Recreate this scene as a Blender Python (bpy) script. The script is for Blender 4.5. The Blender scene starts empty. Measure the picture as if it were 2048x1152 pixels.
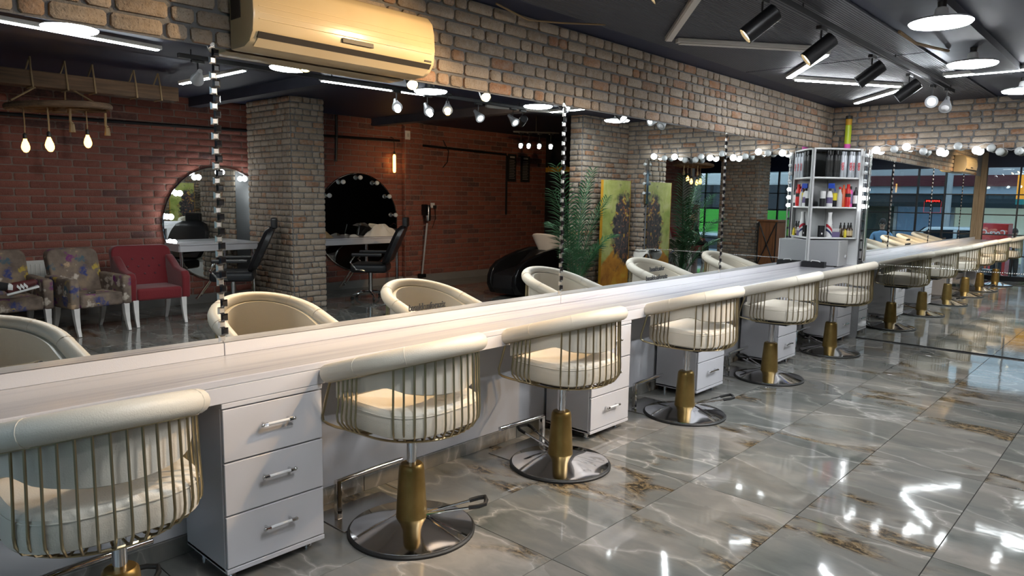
import bpy, bmesh, math, random
from mathutils import Vector, Matrix, Euler
R = math.radians
PI = math.pi
scn = bpy.context.scene
C = scn.collection
rnd = random.Random(7)

# ------------------------------------------------------------------ camera
H = 1.557; DX = 3.0282
F_PX, YAW, PITCH, ROLL = 1425.7, .7423, .1255, .0160
cy_, sy_ = math.cos(YAW), math.sin(YAW)
fw = Vector((-sy_*math.cos(PITCH), cy_*math.cos(PITCH), -math.sin(PITCH)))
r0 = Vector((cy_, sy_, 0)); u0 = r0.cross(fw)
rr = math.cos(ROLL)*r0 + math.sin(ROLL)*u0
uu = -math.sin(ROLL)*r0 + math.cos(ROLL)*u0
cam = bpy.data.cameras.new('camera'); cam.sensor_width = 36; cam.lens = F_PX*36/2048
cam.clip_start = .05; cam.clip_end = 200
camo = bpy.data.objects.new('camera', cam); C.objects.link(camo)
camo.matrix_world = Matrix(((rr.x, uu.x, -fw.x, DX), (rr.y, uu.y, -fw.y, 0), (rr.z, uu.z, -fw.z, H), (0, 0, 0, 1)))
scn.camera = camo
CAMP = Vector((DX, 0, H)); CAMV = Vector((-DX, 0, H))      # the camera and its image behind the long mirror

# ------------------------------------------------------------------ world (evening sky over the street) and exposure
wd = bpy.data.worlds.new('world'); scn.world = wd; wd.use_nodes = True
bg = wd.node_tree.nodes['Background']
bg.inputs[0].default_value = (.55, .68, .85, 1); bg.inputs[1].default_value = 1.6
vs = scn.view_settings
vs.view_transform = 'Standard'; vs.look = 'None'; vs.gamma = 1; vs.use_curve_mapping = False
vs.exposure = 0.2
scn.cycles.max_bounces = 8; scn.cycles.diffuse_bounces = 2; scn.cycles.glossy_bounces = 7; scn.cycles.transparent_max_bounces = 10
scn.cycles.use_adaptive_sampling = True; scn.cycles.adaptive_threshold = .08; scn.cycles.adaptive_min_samples = 16
scn.cycles.sample_clamp_indirect = 6
scn.cycles.caustics_reflective = False; scn.cycles.caustics_refractive = False
scn.cycles.use_denoising = True

UFO_S, LED_S, GLOBE_S, EDI_S, SPOT_W = 80, 60, 34, 60, 1.0

# ------------------------------------------------------------------ materials
MATS = {}
def nt(name):
    m = bpy.data.materials.new(name); m.use_nodes = True
    t = m.node_tree; t.nodes.clear()
    o = t.nodes.new('ShaderNodeOutputMaterial'); b = t.nodes.new('ShaderNodeBsdfPrincipled')
    t.links.new(b.outputs[0], o.inputs[0])
    MATS[name] = m
    return m, t, b
def c4(c): return (c[0], c[1], c[2], 1)
def mat(name, col, rough=.5, metal=0, col2=None, scale=8, bump=0, bscale=60, emit=None, es=0, coat=0, stretch=None, trans=0, sheen=0):
    m, t, b = nt(name)
    b.inputs['Base Color'].default_value = c4(col); b.inputs['Roughness'].default_value = rough
    b.inputs['Metallic'].default_value = metal
    if coat: b.inputs['Coat Weight'].default_value = coat; b.inputs['Coat Roughness'].default_value = .08
    if trans: b.inputs['Transmission Weight'].default_value = trans
    if sheen: b.inputs['Sheen Weight'].default_value = sheen
    if emit: b.inputs['Emission Color'].default_value = c4(emit); b.inputs['Emission Strength'].default_value = es
    if col2 or bump:
        tc = t.nodes.new('ShaderNodeTexCoord'); src = tc.outputs['Object']
        if stretch:
            mp = t.nodes.new('ShaderNodeMapping'); mp.inputs['Scale'].default_value = stretch
            t.links.new(src, mp.inputs[0]); src = mp.outputs[0]
    if col2:
        n = t.nodes.new('ShaderNodeTexNoise'); n.inputs['Scale'].default_value = scale; n.inputs['Detail'].default_value = 5
        t.links.new(src, n.inputs['Vector'])
        rp = t.nodes.new('ShaderNodeValToRGB'); rp.color_ramp.elements[0].position = .35; rp.color_ramp.elements[1].position = .68
        rp.color_ramp.elements[0].color = c4(col); rp.color_ramp.elements[1].color = c4(col2)
        t.links.new(n.outputs['Fac'], rp.inputs[0]); t.links.new(rp.outputs[0], b.inputs['Base Color'])
    if bump:
        n2 = t.nodes.new('ShaderNodeTexNoise'); n2.inputs['Scale'].default_value = bscale; n2.inputs['Detail'].default_value = 3
        t.links.new(src, n2.inputs['Vector'])
        bp = t.nodes.new('ShaderNodeBump'); bp.inputs['Strength'].default_value = bump; bp.inputs['Distance'].default_value = .01
        t.links.new(n2.outputs['Fac'], bp.inputs['Height']); t.links.new(bp.outputs[0], b.inputs['Normal'])
    return m
def math_node(t, op, a, b=None):
    n = t.nodes.new('ShaderNodeMath'); n.operation = op
    for i, v in enumerate((a, b)):
        if v is None: continue
        if isinstance(v, (int, float)): n.inputs[i].default_value = v
        else: t.links.new(v, n.inputs[i])
    return n.outputs[0]
def ramp(t, fac, stops, interp='LINEAR'):
    r = t.nodes.new('ShaderNodeValToRGB'); r.color_ramp.interpolation = interp
    e = r.color_ramp.elements
    while len(e) < len(stops): e.new(.5)
    for i, (p, c) in enumerate(stops):
        e[i].position = p; e[i].color = c4(c) if len(c) == 3 else c
    t.links.new(fac, r.inputs[0]); return r.outputs[0]
def mixc(t, fac, a, b, mode='MIX'):
    n = t.nodes.new('ShaderNodeMix'); n.data_type = 'RGBA'; n.blend_type = mode
    for sock, v in ((n.inputs[0], fac), (n.inputs[6], a), (n.inputs[7], b)):
        if isinstance(v, (int, float)): sock.default_value = v
        elif isinstance(v, tuple): sock.default_value = c4(v)
        else: t.links.new(v, sock)
    return n.outputs[2]
def noise(t, vec, scale, detail=4, dist=0, rough=.55):
    n = t.nodes.new('ShaderNodeTexNoise'); n.inputs['Scale'].default_value = scale; n.inputs['Detail'].default_value = detail
    n.inputs['Distortion'].default_value = dist; n.inputs['Roughness'].default_value = rough
    if vec is not None: t.links.new(vec, n.inputs['Vector'])
    return n.outputs['Fac']
def bump_to(t, b, h, strength=.5, dist=.01):
    bp = t.nodes.new('ShaderNodeBump'); bp.inputs['Strength'].default_value = strength; bp.inputs['Distance'].default_value = dist
    t.links.new(h, bp.inputs['Height']); t.links.new(bp.outputs[0], b.inputs['Normal'])

def brick_mat(name, stops, mottle, rough=.85):
    m, t, b = nt(name)
    oi = t.nodes.new('ShaderNodeObjectInfo'); g = t.nodes.new('ShaderNodeNewGeometry')
    f = math_node(t, 'FRACT', math_node(t, 'ADD', oi.outputs['Random'], g.outputs['Random Per Island']))
    col = ramp(t, f, stops)
    n = noise(t, g.outputs['Position'], 26, 5)
    col = mixc(t, ramp(t, n, ((.35, (0, 0, 0)), (.75, (.55, .55, .55)))), col, mottle)
    n3 = noise(t, g.outputs['Position'], 130, 3)
    col = mixc(t, ramp(t, n3, ((.3, (.6, .6, .6)), (.42, (0, 0, 0)))), col, (stops[0][1][0]*.35, stops[0][1][1]*.35, stops[0][1][2]*.35))
    t.links.new(col, b.inputs['Base Color']); b.inputs['Roughness'].default_value = rough
    bump_to(t, b, noise(t, g.outputs['Position'], 70, 5), .6, .012)
    return m
brick_mat('tan_brick', ((0, (.25, .19, .14)), (.25, (.33, .25, .18)), (.5, (.38, .31, .24)), (.7, (.30, .23, .17)), (.84, (.36, .18, .085)), (.91, (.26, .125, .065)), (.96, (.33, .23, .15)), (1, (.30, .24, .18))), (.44, .39, .34))
brick_mat('red_brick', ((0, (.21, .068, .05)), (.3, (.25, .082, .06)), (.6, (.29, .10, .072)), (.82, (.22, .072, .055)), (.9, (.13, .06, .055)), (1, (.09, .055, .055))), (.33, .13, .095))
mat('tan_grout', (.19, .19, .195), .95, bump=.5, bscale=90)
mat('red_grout', (.27, .20, .17), .95, bump=.5, bscale=90)

def marble_mat():
    m, t, b = nt('marble_tile')
    g = t.nodes.new('ShaderNodeNewGeometry'); oi = t.nodes.new('ShaderNodeObjectInfo')
    off = t.nodes.new('ShaderNodeVectorMath'); off.operation = 'SCALE'
    cb = t.nodes.new('ShaderNodeCombineXYZ')
    for i in range(3): t.links.new(oi.outputs['Random'], cb.inputs[i])
    t.links.new(cb.outputs[0], off.inputs[0]); off.inputs['Scale'].default_value = 7
    ad = t.nodes.new('ShaderNodeVectorMath'); t.links.new(g.outputs['Position'], ad.inputs[0]); t.links.new(off.outputs[0], ad.inputs[1])
    mp = t.nodes.new('ShaderNodeMapping'); mp.inputs['Rotation'].default_value = (0, 0, R(-62)); mp.inputs['Scale'].default_value = (1.0, 2.3, 1)
    t.links.new(ad.outputs[0], mp.inputs[0]); P = mp.outputs[0]
    # warp
    nz = t.nodes.new('ShaderNodeTexNoise'); nz.inputs['Scale'].default_value = 2.2; nz.inputs['Detail'].default_value = 4
    t.links.new(P, nz.inputs['Vector'])
    sc = t.nodes.new('ShaderNodeVectorMath'); sc.operation = 'SCALE'; sc.inputs['Scale'].default_value = .55
    t.links.new(nz.outputs['Color'], sc.inputs[0])
    w = t.nodes.new('ShaderNodeVectorMath'); t.links.new(P, w.inputs[0]); t.links.new(sc.outputs[0], w.inputs[1])
    W = w.outputs[0]
    base = ramp(t, noise(t, W, 1.15, 5, .4), ((.3, (.105, .112, .102)), (.45, (.165, .165, .152)), (.57, (.205, .193, .174)), (.74, (.31, .283, .25))))
    vo = t.nodes.new('ShaderNodeTexVoronoi'); vo.feature = 'DISTANCE_TO_EDGE'; vo.inputs['Scale'].default_value = 1.25
    t.links.new(W, vo.inputs['Vector'])
    vein = ramp(t, vo.outputs['Distance'], ((0, (.75, .75, .75)), (.007, (.34, .34, .34)), (.05, (0, 0, 0))))
    vf = math_node(t, 'MULTIPLY', vein, ramp(t, noise(t, P, 1.3, 2), ((.35, (0, 0, 0)), (.6, (1, 1, 1)))))
    col = mixc(t, vf, base, (.52, .49, .45))
    vo2 = t.nodes.new('ShaderNodeTexVoronoi'); vo2.feature = 'F1'; vo2.inputs['Scale'].default_value = 1.25
    t.links.new(W, vo2.inputs['Vector'])
    bw = t.nodes.new('ShaderNodeRGBToBW'); t.links.new(vo2.outputs['Color'], bw.inputs[0])
    col = mixc(t, .30, col, mixc(t, 1.0, col, ramp(t, bw.outputs[0], ((.2, (.25, .25, .25)), (.8, (.75, .75, .75)))), 'SOFT_LIGHT'))
    # gold and black seams
    band = ramp(t, noise(t, W, .62, 2, .3), ((.56, (0, 0, 0)), (.60, (1, 1, 1)), (.63, (1, 1, 1)), (.67, (0, 0, 0))))
    sp = noise(t, W, 16, 6, .5, .7)
    gold = ramp(t, sp, ((.40, (.015, .014, .012)), (.48, (.07, .05, .028)), (.55, (.20, .135, .065)), (.68, (.32, .27, .20))))
    gm = math_node(t, 'MULTIPLY', band, ramp(t, noise(t, P, 3.2, 4), ((.40, (0, 0, 0)), (.55, (.95, .95, .95)))))
    col = mixc(t, gm, col, gold)
    t.links.new(col, b.inputs['Base Color'])
    b.inputs['Roughness'].default_value = .055; b.inputs['IOR'].default_value = 1.6
    bump_to(t, b, noise(t, g.outputs['Position'], 7, 2), .035, .01)
    return m
marble_mat()
mat('tile_joint', (.05, .05, .05), .8)
def counter_mat():
    m, t, b = nt('counter_white')
    g = t.nodes.new('ShaderNodeNewGeometry')
    mp = t.nodes.new('ShaderNodeMapping'); mp.inputs['Scale'].default_value = (16, .35, 10); t.links.new(g.outputs['Position'], mp.inputs[0])
    n = noise(t, mp.outputs[0], 1.0, 6, .6)
    col = ramp(t, n, ((.33, (.36, .34, .41)), (.42, (.58, .57, .61)), (.55, (.66, .65, .67))))
    t.links.new(col, b.inputs['Base Color']); b.inputs['Roughness'].default_value = .16
    bump_to(t, b, noise(t, g.outputs['Position'], 240, 2), .10, .004)
counter_mat()
mat('white_lacquer', (.66, .65, .68), .18)
mat('white_panel', (.60, .59, .61), .35)
mat('mirror_glass', (.86, .89, .88), 0.0, 1)
mat('chrome', (.75, .75, .76), .08, 1)
mat('steel_plate', (.45, .44, .43), .25, 1)
mat('brass_wire', (.42, .35, .22), .28, 1)
mat('gold_paint', (.25, .165, .05), .36, .7, col2=(.33, .22, .075), scale=14)
mat('cream_leather', (.70, .64, .54), .42, bump=.12, bscale=220)
mat('black_rubber', (.012, .012, .012), .5)
mat('black_metal', (.015, .015, .017), .4, .3)
mat('black_gloss', (.008, .008, .009), .12)
mat('black_leather', (.013, .013, .015), .33, bump=.1, bscale=120)
mat('navy_paint', (.005, .010, .036), .55)
mat('charcoal_panel', (.014, .016, .026), .5)
mat('dark_beam', (.022, .025, .042), .6, col2=(.035, .038, .055), scale=5)
mat('back_dark', (.006, .006, .008), .7)  # near-black colour stands in for the gloom of the back recess
mat('tube_white', (.62, .60, .57), .4)
mat('acrylic', (.85, .85, .86), .1)
mat('led_light', (1, 1, 1), .5, emit=(.93, .97, 1), es=LED_S)
mat('ufo_light', (1, 1, 1), .5, emit=(.95, .98, 1), es=UFO_S)
mat('globe_on', (1, 1, 1), .5, emit=(.95, .98, 1), es=GLOBE_S)
mat('globe_soft', (1, 1, 1), .5, emit=(.95, .98, 1), es=9)
mat('globe_off', (.72, .76, .78), .15)
mat('edison_glass', (1, .55, .15), .2, emit=(1, .50, .12), es=7)
mat('edison_filament', (1, .7, .3), .4, emit=(1, .72, .30), es=EDI_S)
mat('spot_face_cool', (1, 1, 1), .4, emit=(.93, .98, 1), es=9)
mat('spot_face_warm', (1, 1, 1), .4, emit=(1, .74, .38), es=14)
mat('ac_cream', (.62, .52, .34), .24, col2=(.58, .46, .28), scale=3)  # cream mottled with a slightly deeper cream
mat('ac_dark', (.03, .025, .02), .5)
mat('rope', (.28, .19, .10), .9, bump=.6, bscale=200)
mat('old_wood', (.075, .042, .022), .75, col2=(.15, .085, .045), scale=3, stretch=(14, .8, 14), bump=.5, bscale=40)
mat('desk_wood', (.22, .085, .03), .5, col2=(.13, .05, .02), scale=3, stretch=(10, 10, 1))
mat('red_velvet', (.17, .004, .010), .75, sheen=.3, bump=.15, bscale=90)
mat('leg_white', (.75, .72, .70), .3)
mat('radiator_white', (.70, .68, .64), .4)
mat('grey_metal', (.42, .43, .45), .35, .2)
mat('light_grey', (.55, .55, .56), .4)
mat('shelf_white', (.76, .77, .78), .3)
mat('palm_green', (.018, .075, .028), .5, col2=(.03, .12, .04), scale=6)
mat('pot_dark', (.03, .025, .02), .6)
mat('basin_white', (.75, .75, .74), .12)
mat('towel_white', (.72, .70, .65), .9, bump=.5, bscale=60)
mat('towel_tan', (.45, .30, .15), .9, bump=.5, bscale=60)
mat('skin', (.52, .30, .20), .55)
mat('hair_dark', (.018, .012, .01), .6)
mat('jacket_navy', (.012, .014, .025), .8)
mat('jacket_maroon', (.085, .012, .018), .8)
mat('trouser_black', (.012, .012, .014), .85)
mat('trouser_navy', (.02, .03, .06), .85)
mat('shirt_blue', (.28, .46, .68), .8)
mat('shirt_grey', (.45, .47, .50), .8)
mat('shoe_maroon', (.10, .02, .02), .6)
mat('white_plain', (.78, .78, .78), .5)
mat('black_print', (.01, .01, .01), .6)
mat('red_print', (.6, .03, .04), .5)
mat('blue_plastic', (.02, .07, .45), .3)
mat('red_plastic', (.62, .03, .03), .25)
mat('orange_plastic', (.60, .10, .03), .25)
mat('yellow_plastic', (.75, .62, .04), .35)
mat('lime_plastic', (.45, .55, .03), .35)
mat('pink_plastic', (.6, .08, .35), .35)
mat('purple_plastic', (.16, .13, .26), .35)
mat('amber_glass', (.05, .028, .015), .15)
mat('label_tan', (.62, .50, .30), .6)
mat('can_silver', (.52, .55, .60), .3, .4)
mat('can_black', (.016, .017, .02), .3)
mat('asphalt', (.09, .09, .095), .85, col2=(.12, .12, .12), scale=2)
mat('pavement', (.22, .21, .20), .8, col2=(.27, .26, .25), scale=1.5)
mat('facade_pale', (.45, .47, .50), .7, col2=(.52, .54, .56), scale=1)
mat('facade_red', (.10, .012, .02), .5)
mat('strip_blue', (.46, .56, .66), .5)
mat('awning_dark', (.010, .022, .028), .7)
mat('shop_dark', (.05, .06, .06), .4)
mat('shop_lit', (.35, .38, .33), .6, emit=(.75, .85, .72), es=.32)
mat('shop_blue', (.10, .18, .30), .5, emit=(.3, .5, .8), es=.15)
mat('led_red', (.5, .01, .01), .5, emit=(1, .03, .02), es=2.5)
mat('car_white', (.74, .80, .86), .2, coat=.6)
mat('car_glass', (.02, .03, .04), .05)
mat('bus_green', (.08, .55, .04), .3)
mat('sign_orange', (.85, .30, .01), .5, emit=(1, .4, .02), es=.5)
mat('sign_teal', (.02, .25, .25), .5)
mat('hanger_yellow', (.55, .28, .02), .5)
mat('wood_post', (.22, .16, .10), .6, col2=(.32, .25, .17), scale=3, stretch=(12, 12, 1.0))
mat('board_black', (.012, .012, .012), .7)
mat('chalk', (.45, .43, .40), .8)
mat('sparkle_bead', (.9, .9, .88), .22, 1)
mat('bead_black', (.006, .006, .008), .12)
def glass_mat():
    m, t, b = nt('window_glass'); t.nodes.remove(b)
    o = [n for n in t.nodes if n.type == 'OUTPUT_MATERIAL'][0]
    tr = t.nodes.new('ShaderNodeBsdfTransparent'); tr.inputs[0].default_value = (.86, .92, .92, 1)
    gl = t.nodes.new('ShaderNodeBsdfGlossy'); gl.inputs['Roughness'].default_value = .0
    mx = t.nodes.new('ShaderNodeMixShader'); mx.inputs[0].default_value = .08
    t.links.new(tr.outputs[0], mx.inputs[1]); t.links.new(gl.outputs[0], mx.inputs[2]); t.links.new(mx.outputs[0], o.inputs[0])
glass_mat()
def floral_mat():
    m, t, b = nt('floral_fabric')
    tc = t.nodes.new('ShaderNodeTexCoord')
    n = noise(t, tc.outputs['Object'], 5, 4)
    base = ramp(t, n, ((.3, (.10, .075, .06)), (.5, (.20, .15, .12)), (.7, (.30, .22, .15))))
    nz = t.nodes.new('ShaderNodeTexNoise'); nz.inputs['Scale'].default_value = 17; nz.inputs['Detail'].default_value = 3; t.links.new(tc.outputs['Object'], nz.inputs['Vector'])
    scv = t.nodes.new('ShaderNodeVectorMath'); scv.operation = 'SCALE'; scv.inputs['Scale'].default_value = .16; t.links.new(nz.outputs['Color'], scv.inputs[0])
    adv = t.nodes.new('ShaderNodeVectorMath'); t.links.new(tc.outputs['Object'], adv.inputs[0]); t.links.new(scv.outputs[0], adv.inputs[1])
    vo = t.nodes.new('ShaderNodeTexVoronoi'); vo.inputs['Scale'].default_value = 8; t.links.new(adv.outputs[0], vo.inputs['Vector'])
    fl = ramp(t, vo.outputs['Distance'], ((.0, (1, 1, 1)), (.30, (.85, .85, .85)), (.46, (0, 0, 0))))
    sx = t.nodes.new('ShaderNodeSeparateColor'); t.links.new(vo.outputs['Color'], sx.inputs[0])
    fc = ramp(t, sx.outputs[0], ((0, (.60, .52, .44)), (.22, (.03, .05, .20)), (.40, (.55, .38, .24)), (.56, (.17, .02, .16)), (.70, (.50, .36, .06)), (.85, (.06, .12, .16))), 'CONSTANT')
    col = mixc(t, math_node(t, 'MULTIPLY', fl, ramp(t, noise(t, tc.outputs['Object'], 30, 3), ((.30, (.35, .35, .35)), (.5, (1, 1, 1))))), base, fc)
    t.links.new(col, b.inputs['Base Color']); b.inputs['Roughness'].default_value = .9
floral_mat()
def painting_mat():
    m, t, b = nt('abstract_paint')
    tc = t.nodes.new('ShaderNodeTexCoord'); sp = t.nodes.new('ShaderNodeSeparateXYZ'); t.links.new(tc.outputs['Object'], sp.inputs[0])
    n = noise(t, tc.outputs['Object'], 4, 6, .6)
    g = ramp(t, n, ((.3, (.22, .28, .05)), (.5, (.40, .42, .12)), (.7, (.55, .52, .26))))
    ob = ramp(t, n, ((.3, (.30, .10, .01)), (.55, (.55, .24, .02)), (.75, (.60, .42, .05))))
    # local y along the canvas width, z height (0..1.75)
    edge = math_node(t, 'ADD', sp.outputs['Z'], math_node(t, 'MULTIPLY', sp.outputs['Y'], -.75))
    lo = ramp(t, math_node(t, 'ADD', edge, math_node(t, 'MULTIPLY', n, .08)), ((.62, (1, 1, 1)), (.66, (0, 0, 0))))
    col = mixc(t, lo, g, ob)
    mp = t.nodes.new('ShaderNodeMapping'); mp.inputs['Scale'].default_value = (1, 1, .55); t.links.new(tc.outputs['Object'], mp.inputs[0])
    v = t.nodes.new('ShaderNodeVectorMath'); v.operation = 'DISTANCE'; t.links.new(mp.outputs[0], v.inputs[0]); v.inputs[1].default_value = (0, .50, .60)
    d = math_node(t, 'ADD', v.outputs['Value'], math_node(t, 'MULTIPLY', noise(t, tc.outputs['Object'], 9, 6, .4), .42))
    blot = ramp(t, d, ((.44, (1, 1, 1)), (.52, (0, 0, 0))))
    bc = ramp(t, noise(t, tc.outputs['Object'], 13, 5, 1), ((.35, (.010, .010, .014)), (.50, (.035, .03, .035)), (.57, (.10, .07, .06)), (.61, (.28, .05, .03)), (.66, (.55, .42, .04)), (.78, (.6, .55, .3))))
    col = mixc(t, blot, col, bc)
    t.links.new(col, b.inputs['Base Color']); b.inputs['Roughness'].default_value = .55
painting_mat()
def corrugated():
    m = MATS['charcoal_panel']; t = m.node_tree; b = [n for n in t.nodes if n.type == 'BSDF_PRINCIPLED'][0]
    g = t.nodes.new('ShaderNodeNewGeometry'); w = t.nodes.new('ShaderNodeTexWave'); w.bands_direction = 'X'; w.inputs['Scale'].default_value = 18
    t.links.new(g.outputs['Position'], w.inputs['Vector']); bump_to(t, b, w.outputs['Fac'], .6, .01)
corrugated()

# ------------------------------------------------------------------ mesh helpers
class MB:
    def __init__(s): s.v = []; s.f = []
    def add(s, vs, fs):
        k = len(s.v); s.v += [tuple(v) for v in vs]; s.f += [tuple(i+k for i in f) for f in fs]; return s
    def box(s, x0, x1, y0, y1, z0, z1):
        return s.add([(x, y, z) for z in (z0, z1) for y in (y0, y1) for x in (x0, x1)],
                     [(0, 2, 3, 1), (4, 5, 7, 6), (0, 1, 5, 4), (2, 6, 7, 3), (0, 4, 6, 2), (1, 3, 7, 5)])
    def obox(s, c, ax, ay, az):
        c, ax, ay, az = map(Vector, (c, ax, ay, az))
        return s.add([c+i*ax+j*ay+k*az for k in (-1, 1) for j in (-1, 1) for i in (-1, 1)],
                     [(0, 2, 3, 1), (4, 5, 7, 6), (0, 1, 5, 4), (2, 6, 7, 3), (0, 4, 6, 2), (1, 3, 7, 5)])
    def tube(s, pts, r, n=6, closed=False):
        pts = [Vector(p) for p in pts]; N = len(pts)
        rs = r if isinstance(r, (list, tuple)) else [r]*N
        rings = []; pu = None
        for i, p in enumerate(pts):
            a = pts[(i-1) % N] if (i or closed) else p; b = pts[(i+1) % N] if (i < N-1 or closed) else p
            d = (b-a).normalized() if (b-a).length > 1e-9 else Vector((0, 0, 1))
            if pu is None: pu = d.orthogonal().normalized()
            u = (pu-d*pu.dot(d))
            u = u.normalized() if u.length > 1e-6 else d.orthogonal().normalized()
            pu = u; w = d.cross(u)
            rings.append([p+(u*math.cos(2*PI*j/n)+w*math.sin(2*PI*j/n))*rs[i] for j in range(n)])
        k = len(s.v)
        for q in rings: s.v += [tuple(x) for x in q]
        M = N if closed else N-1
        for i in range(M):
            for j in range(n):
                a, b2 = k+i*n, k+((i+1) % N)*n
                s.f.append((a+j, a+(j+1) % n, b2+(j+1) % n, b2+j))
        if not closed:
            s.f.append(tuple(k+j for j in reversed(range(n)))); s.f.append(tuple(k+(N-1)*n+j for j in range(n)))
        return s
    def cyl(s, p0, p1, r0_, r1_=None, n=16): return s.tube([p0, p1], [r0_, r0_ if r1_ is None else r1_], n)
    def lathe(s, prof, n=24, c=(0, 0, 0), axis=None):
        k = len(s.v); q = Vector((0, 0, 1)).rotation_difference(Vector(axis)) if axis is not None else None
        cap0 = prof[0][0] > 1e-6; cap1 = prof[-1][0] > 1e-6
        for (r, z) in prof:
            for j in range(n):
                p = Vector((r*math.cos(2*PI*j/n), r*math.sin(2*PI*j/n), z))
                if q: p = q @ p
                s.v.append((p.x+c[0], p.y+c[1], p.z+c[2]))
        for i in range(len(prof)-1):
            for j in range(n):
                a = k+i*n; b = a+n
                s.f.append((a+j, a+(j+1) % n, b+(j+1) % n, b+j))
        if cap0: s.f.append(tuple(k+j for j in reversed(range(n))))
        if cap1: s.f.append(tuple(k+(len(prof)-1)*n+j for j in range(n)))
        return s
    def prism(s, poly, ext):                          # poly of 3d points, extruded by vector
        e = Vector(ext); k = len(s.v); n = len(poly)
        s.v += [tuple(p) for p in poly]+[tuple(Vector(p)+e) for p in poly]
        s.f.append(tuple(k+i for i in reversed(range(n)))); s.f.append(tuple(k+n+i for i in range(n)))
        for i in range(n): s.f.append((k+i, k+(i+1) % n, k+n+(i+1) % n, k+n+i))
        return s
    def grid(s, fn, nu, nv, closeu=False):
        k = len(s.v)
        for i in range(nu):
            for j in range(nv): s.v.append(tuple(fn(i/(nu if closeu else nu-1), j/(nv-1))))
        for i in range(nu if closeu else nu-1):
            for j in range(nv-1):
                a = k+i*nv+j; b = k+((i+1) % nu)*nv+j
                s.f.append((a, b, b+1, a+1))
        return s
    def mesh(s, name, smooth=False, bevel=0, seg=2, weld=False):
        bm = bmesh.new()
        vv = [bm.verts.new(v) for v in s.v]
        for f in s.f:
            try: bm.faces.new([vv[i] for i in f])
            except ValueError: pass
        if weld: bmesh.ops.remove_doubles(bm, verts=bm.verts, dist=1e-5)
        bmesh.ops.recalc_face_normals(bm, faces=bm.faces)
        if bevel:
            ed = [e for e in bm.edges if len(e.link_faces) == 2 and e.calc_face_angle(0) > .5]
            bmesh.ops.bevel(bm, geom=ed, offset=bevel, segments=seg, affect='EDGES', profile=.6, clamp_overlap=True)
        me = bpy.data.meshes.new(name); bm.to_mesh(me); bm.free()
        if smooth:
            for p in me.polygons: p.use_smooth = True
            try: me.set_sharp_from_angle(angle=R(38))
            except Exception: pass
        return me
    def build(s, name, m, parent=None, smooth=False, bevel=0, seg=2, weld=False):
        return link(name, s.mesh(name, smooth, bevel, seg, weld), m, parent)
def link(name, me, m, parent=None):
    if m and not me.materials: me.materials.append(MATS[m] if isinstance(m, str) else m)
    o = bpy.data.objects.new(name, me); C.objects.link(o)
    if parent: o.parent = parent
    return o
def tag(o, label=None, cat=None, group=None, kind=None):
    if label: o['label'] = label
    if cat: o['category'] = cat
    if group: o['group'] = group
    if kind: o['kind'] = kind
    return o
def thing(name, label, cat, loc=(0, 0, 0), rz=0, group=None):
    o = bpy.data.objects.new(name, None); C.objects.link(o); o.location = loc; o.rotation_euler = (0, 0, rz)
    o.empty_display_size = .1
    return tag(o, label, cat, group)
KIDS = {}
def copy_tree(o, label=None, parent=None):
    c = o.copy(); C.objects.link(c); c.parent = parent
    if label: c['label'] = label
    for ch in list(o.children): copy_tree(ch, None, c)
    return c
def struct(o, label=None):
    o['kind'] = 'structure'
    if label: o['label'] = label
    return o
def sphere(r, c=(0, 0, 0), n=12, m=7, sx=1, sy=1, sz=1):
    b = MB(); pr = [(max(r*math.sin(PI*i/m), 0 if i in (0, m) else 1e-4), -r*math.cos(PI*i/m)) for i in range(m+1)]
    b.lathe(pr, n); b.v = [(x*sx+c[0], y*sy+c[1], z*sz+c[2]) for x, y, z in b.v]; return b

# ------------------------------------------------------------------ brickwork: every brick its own piece, the far ones joined
BRK = {}
def brick_mesh(L, h, d, m):
    key = (round(L, 2), h, d, m, rnd.randrange(3))
    if key in BRK: return BRK[key]
    rg = random.Random(hash(key) & 0xffff); L = key[0]
    def ring(ins, z, cut):
        hw, hh = L/2-ins, h/2-ins; out = []
        for (sx, sy, a) in ((1, -1, 0), (1, 1, 1), (-1, 1, 0), (-1, -1, 1)):
            p1 = (sx*hw, sy*(hh-cut)); p2 = (sx*(hw-cut), sy*hh)
            for p in ((p1, p2) if a else (p2, p1)): out.append((p[0]+rg.uniform(-.002, .002), p[1]+rg.uniform(-.002, .002), z+rg.uniform(-.0015, .0015)))
        return out
    b = MB(); a = ring(0, -.004, .009); c = ring(.0015, d*.7, .011); e = ring(.008, d, .012)
    b.v = a+c+e
    for i in range(8):
        j = (i+1) % 8
        b.f += [(i, j, 8+j, 8+i), (8+i, 8+j, 16+j, 16+i)]
    b.f.append(tuple(range(16, 24)))
    me = b.mesh('brick', True); me.materials.append(MATS[m]); BRK[key] = me
    return me
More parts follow.
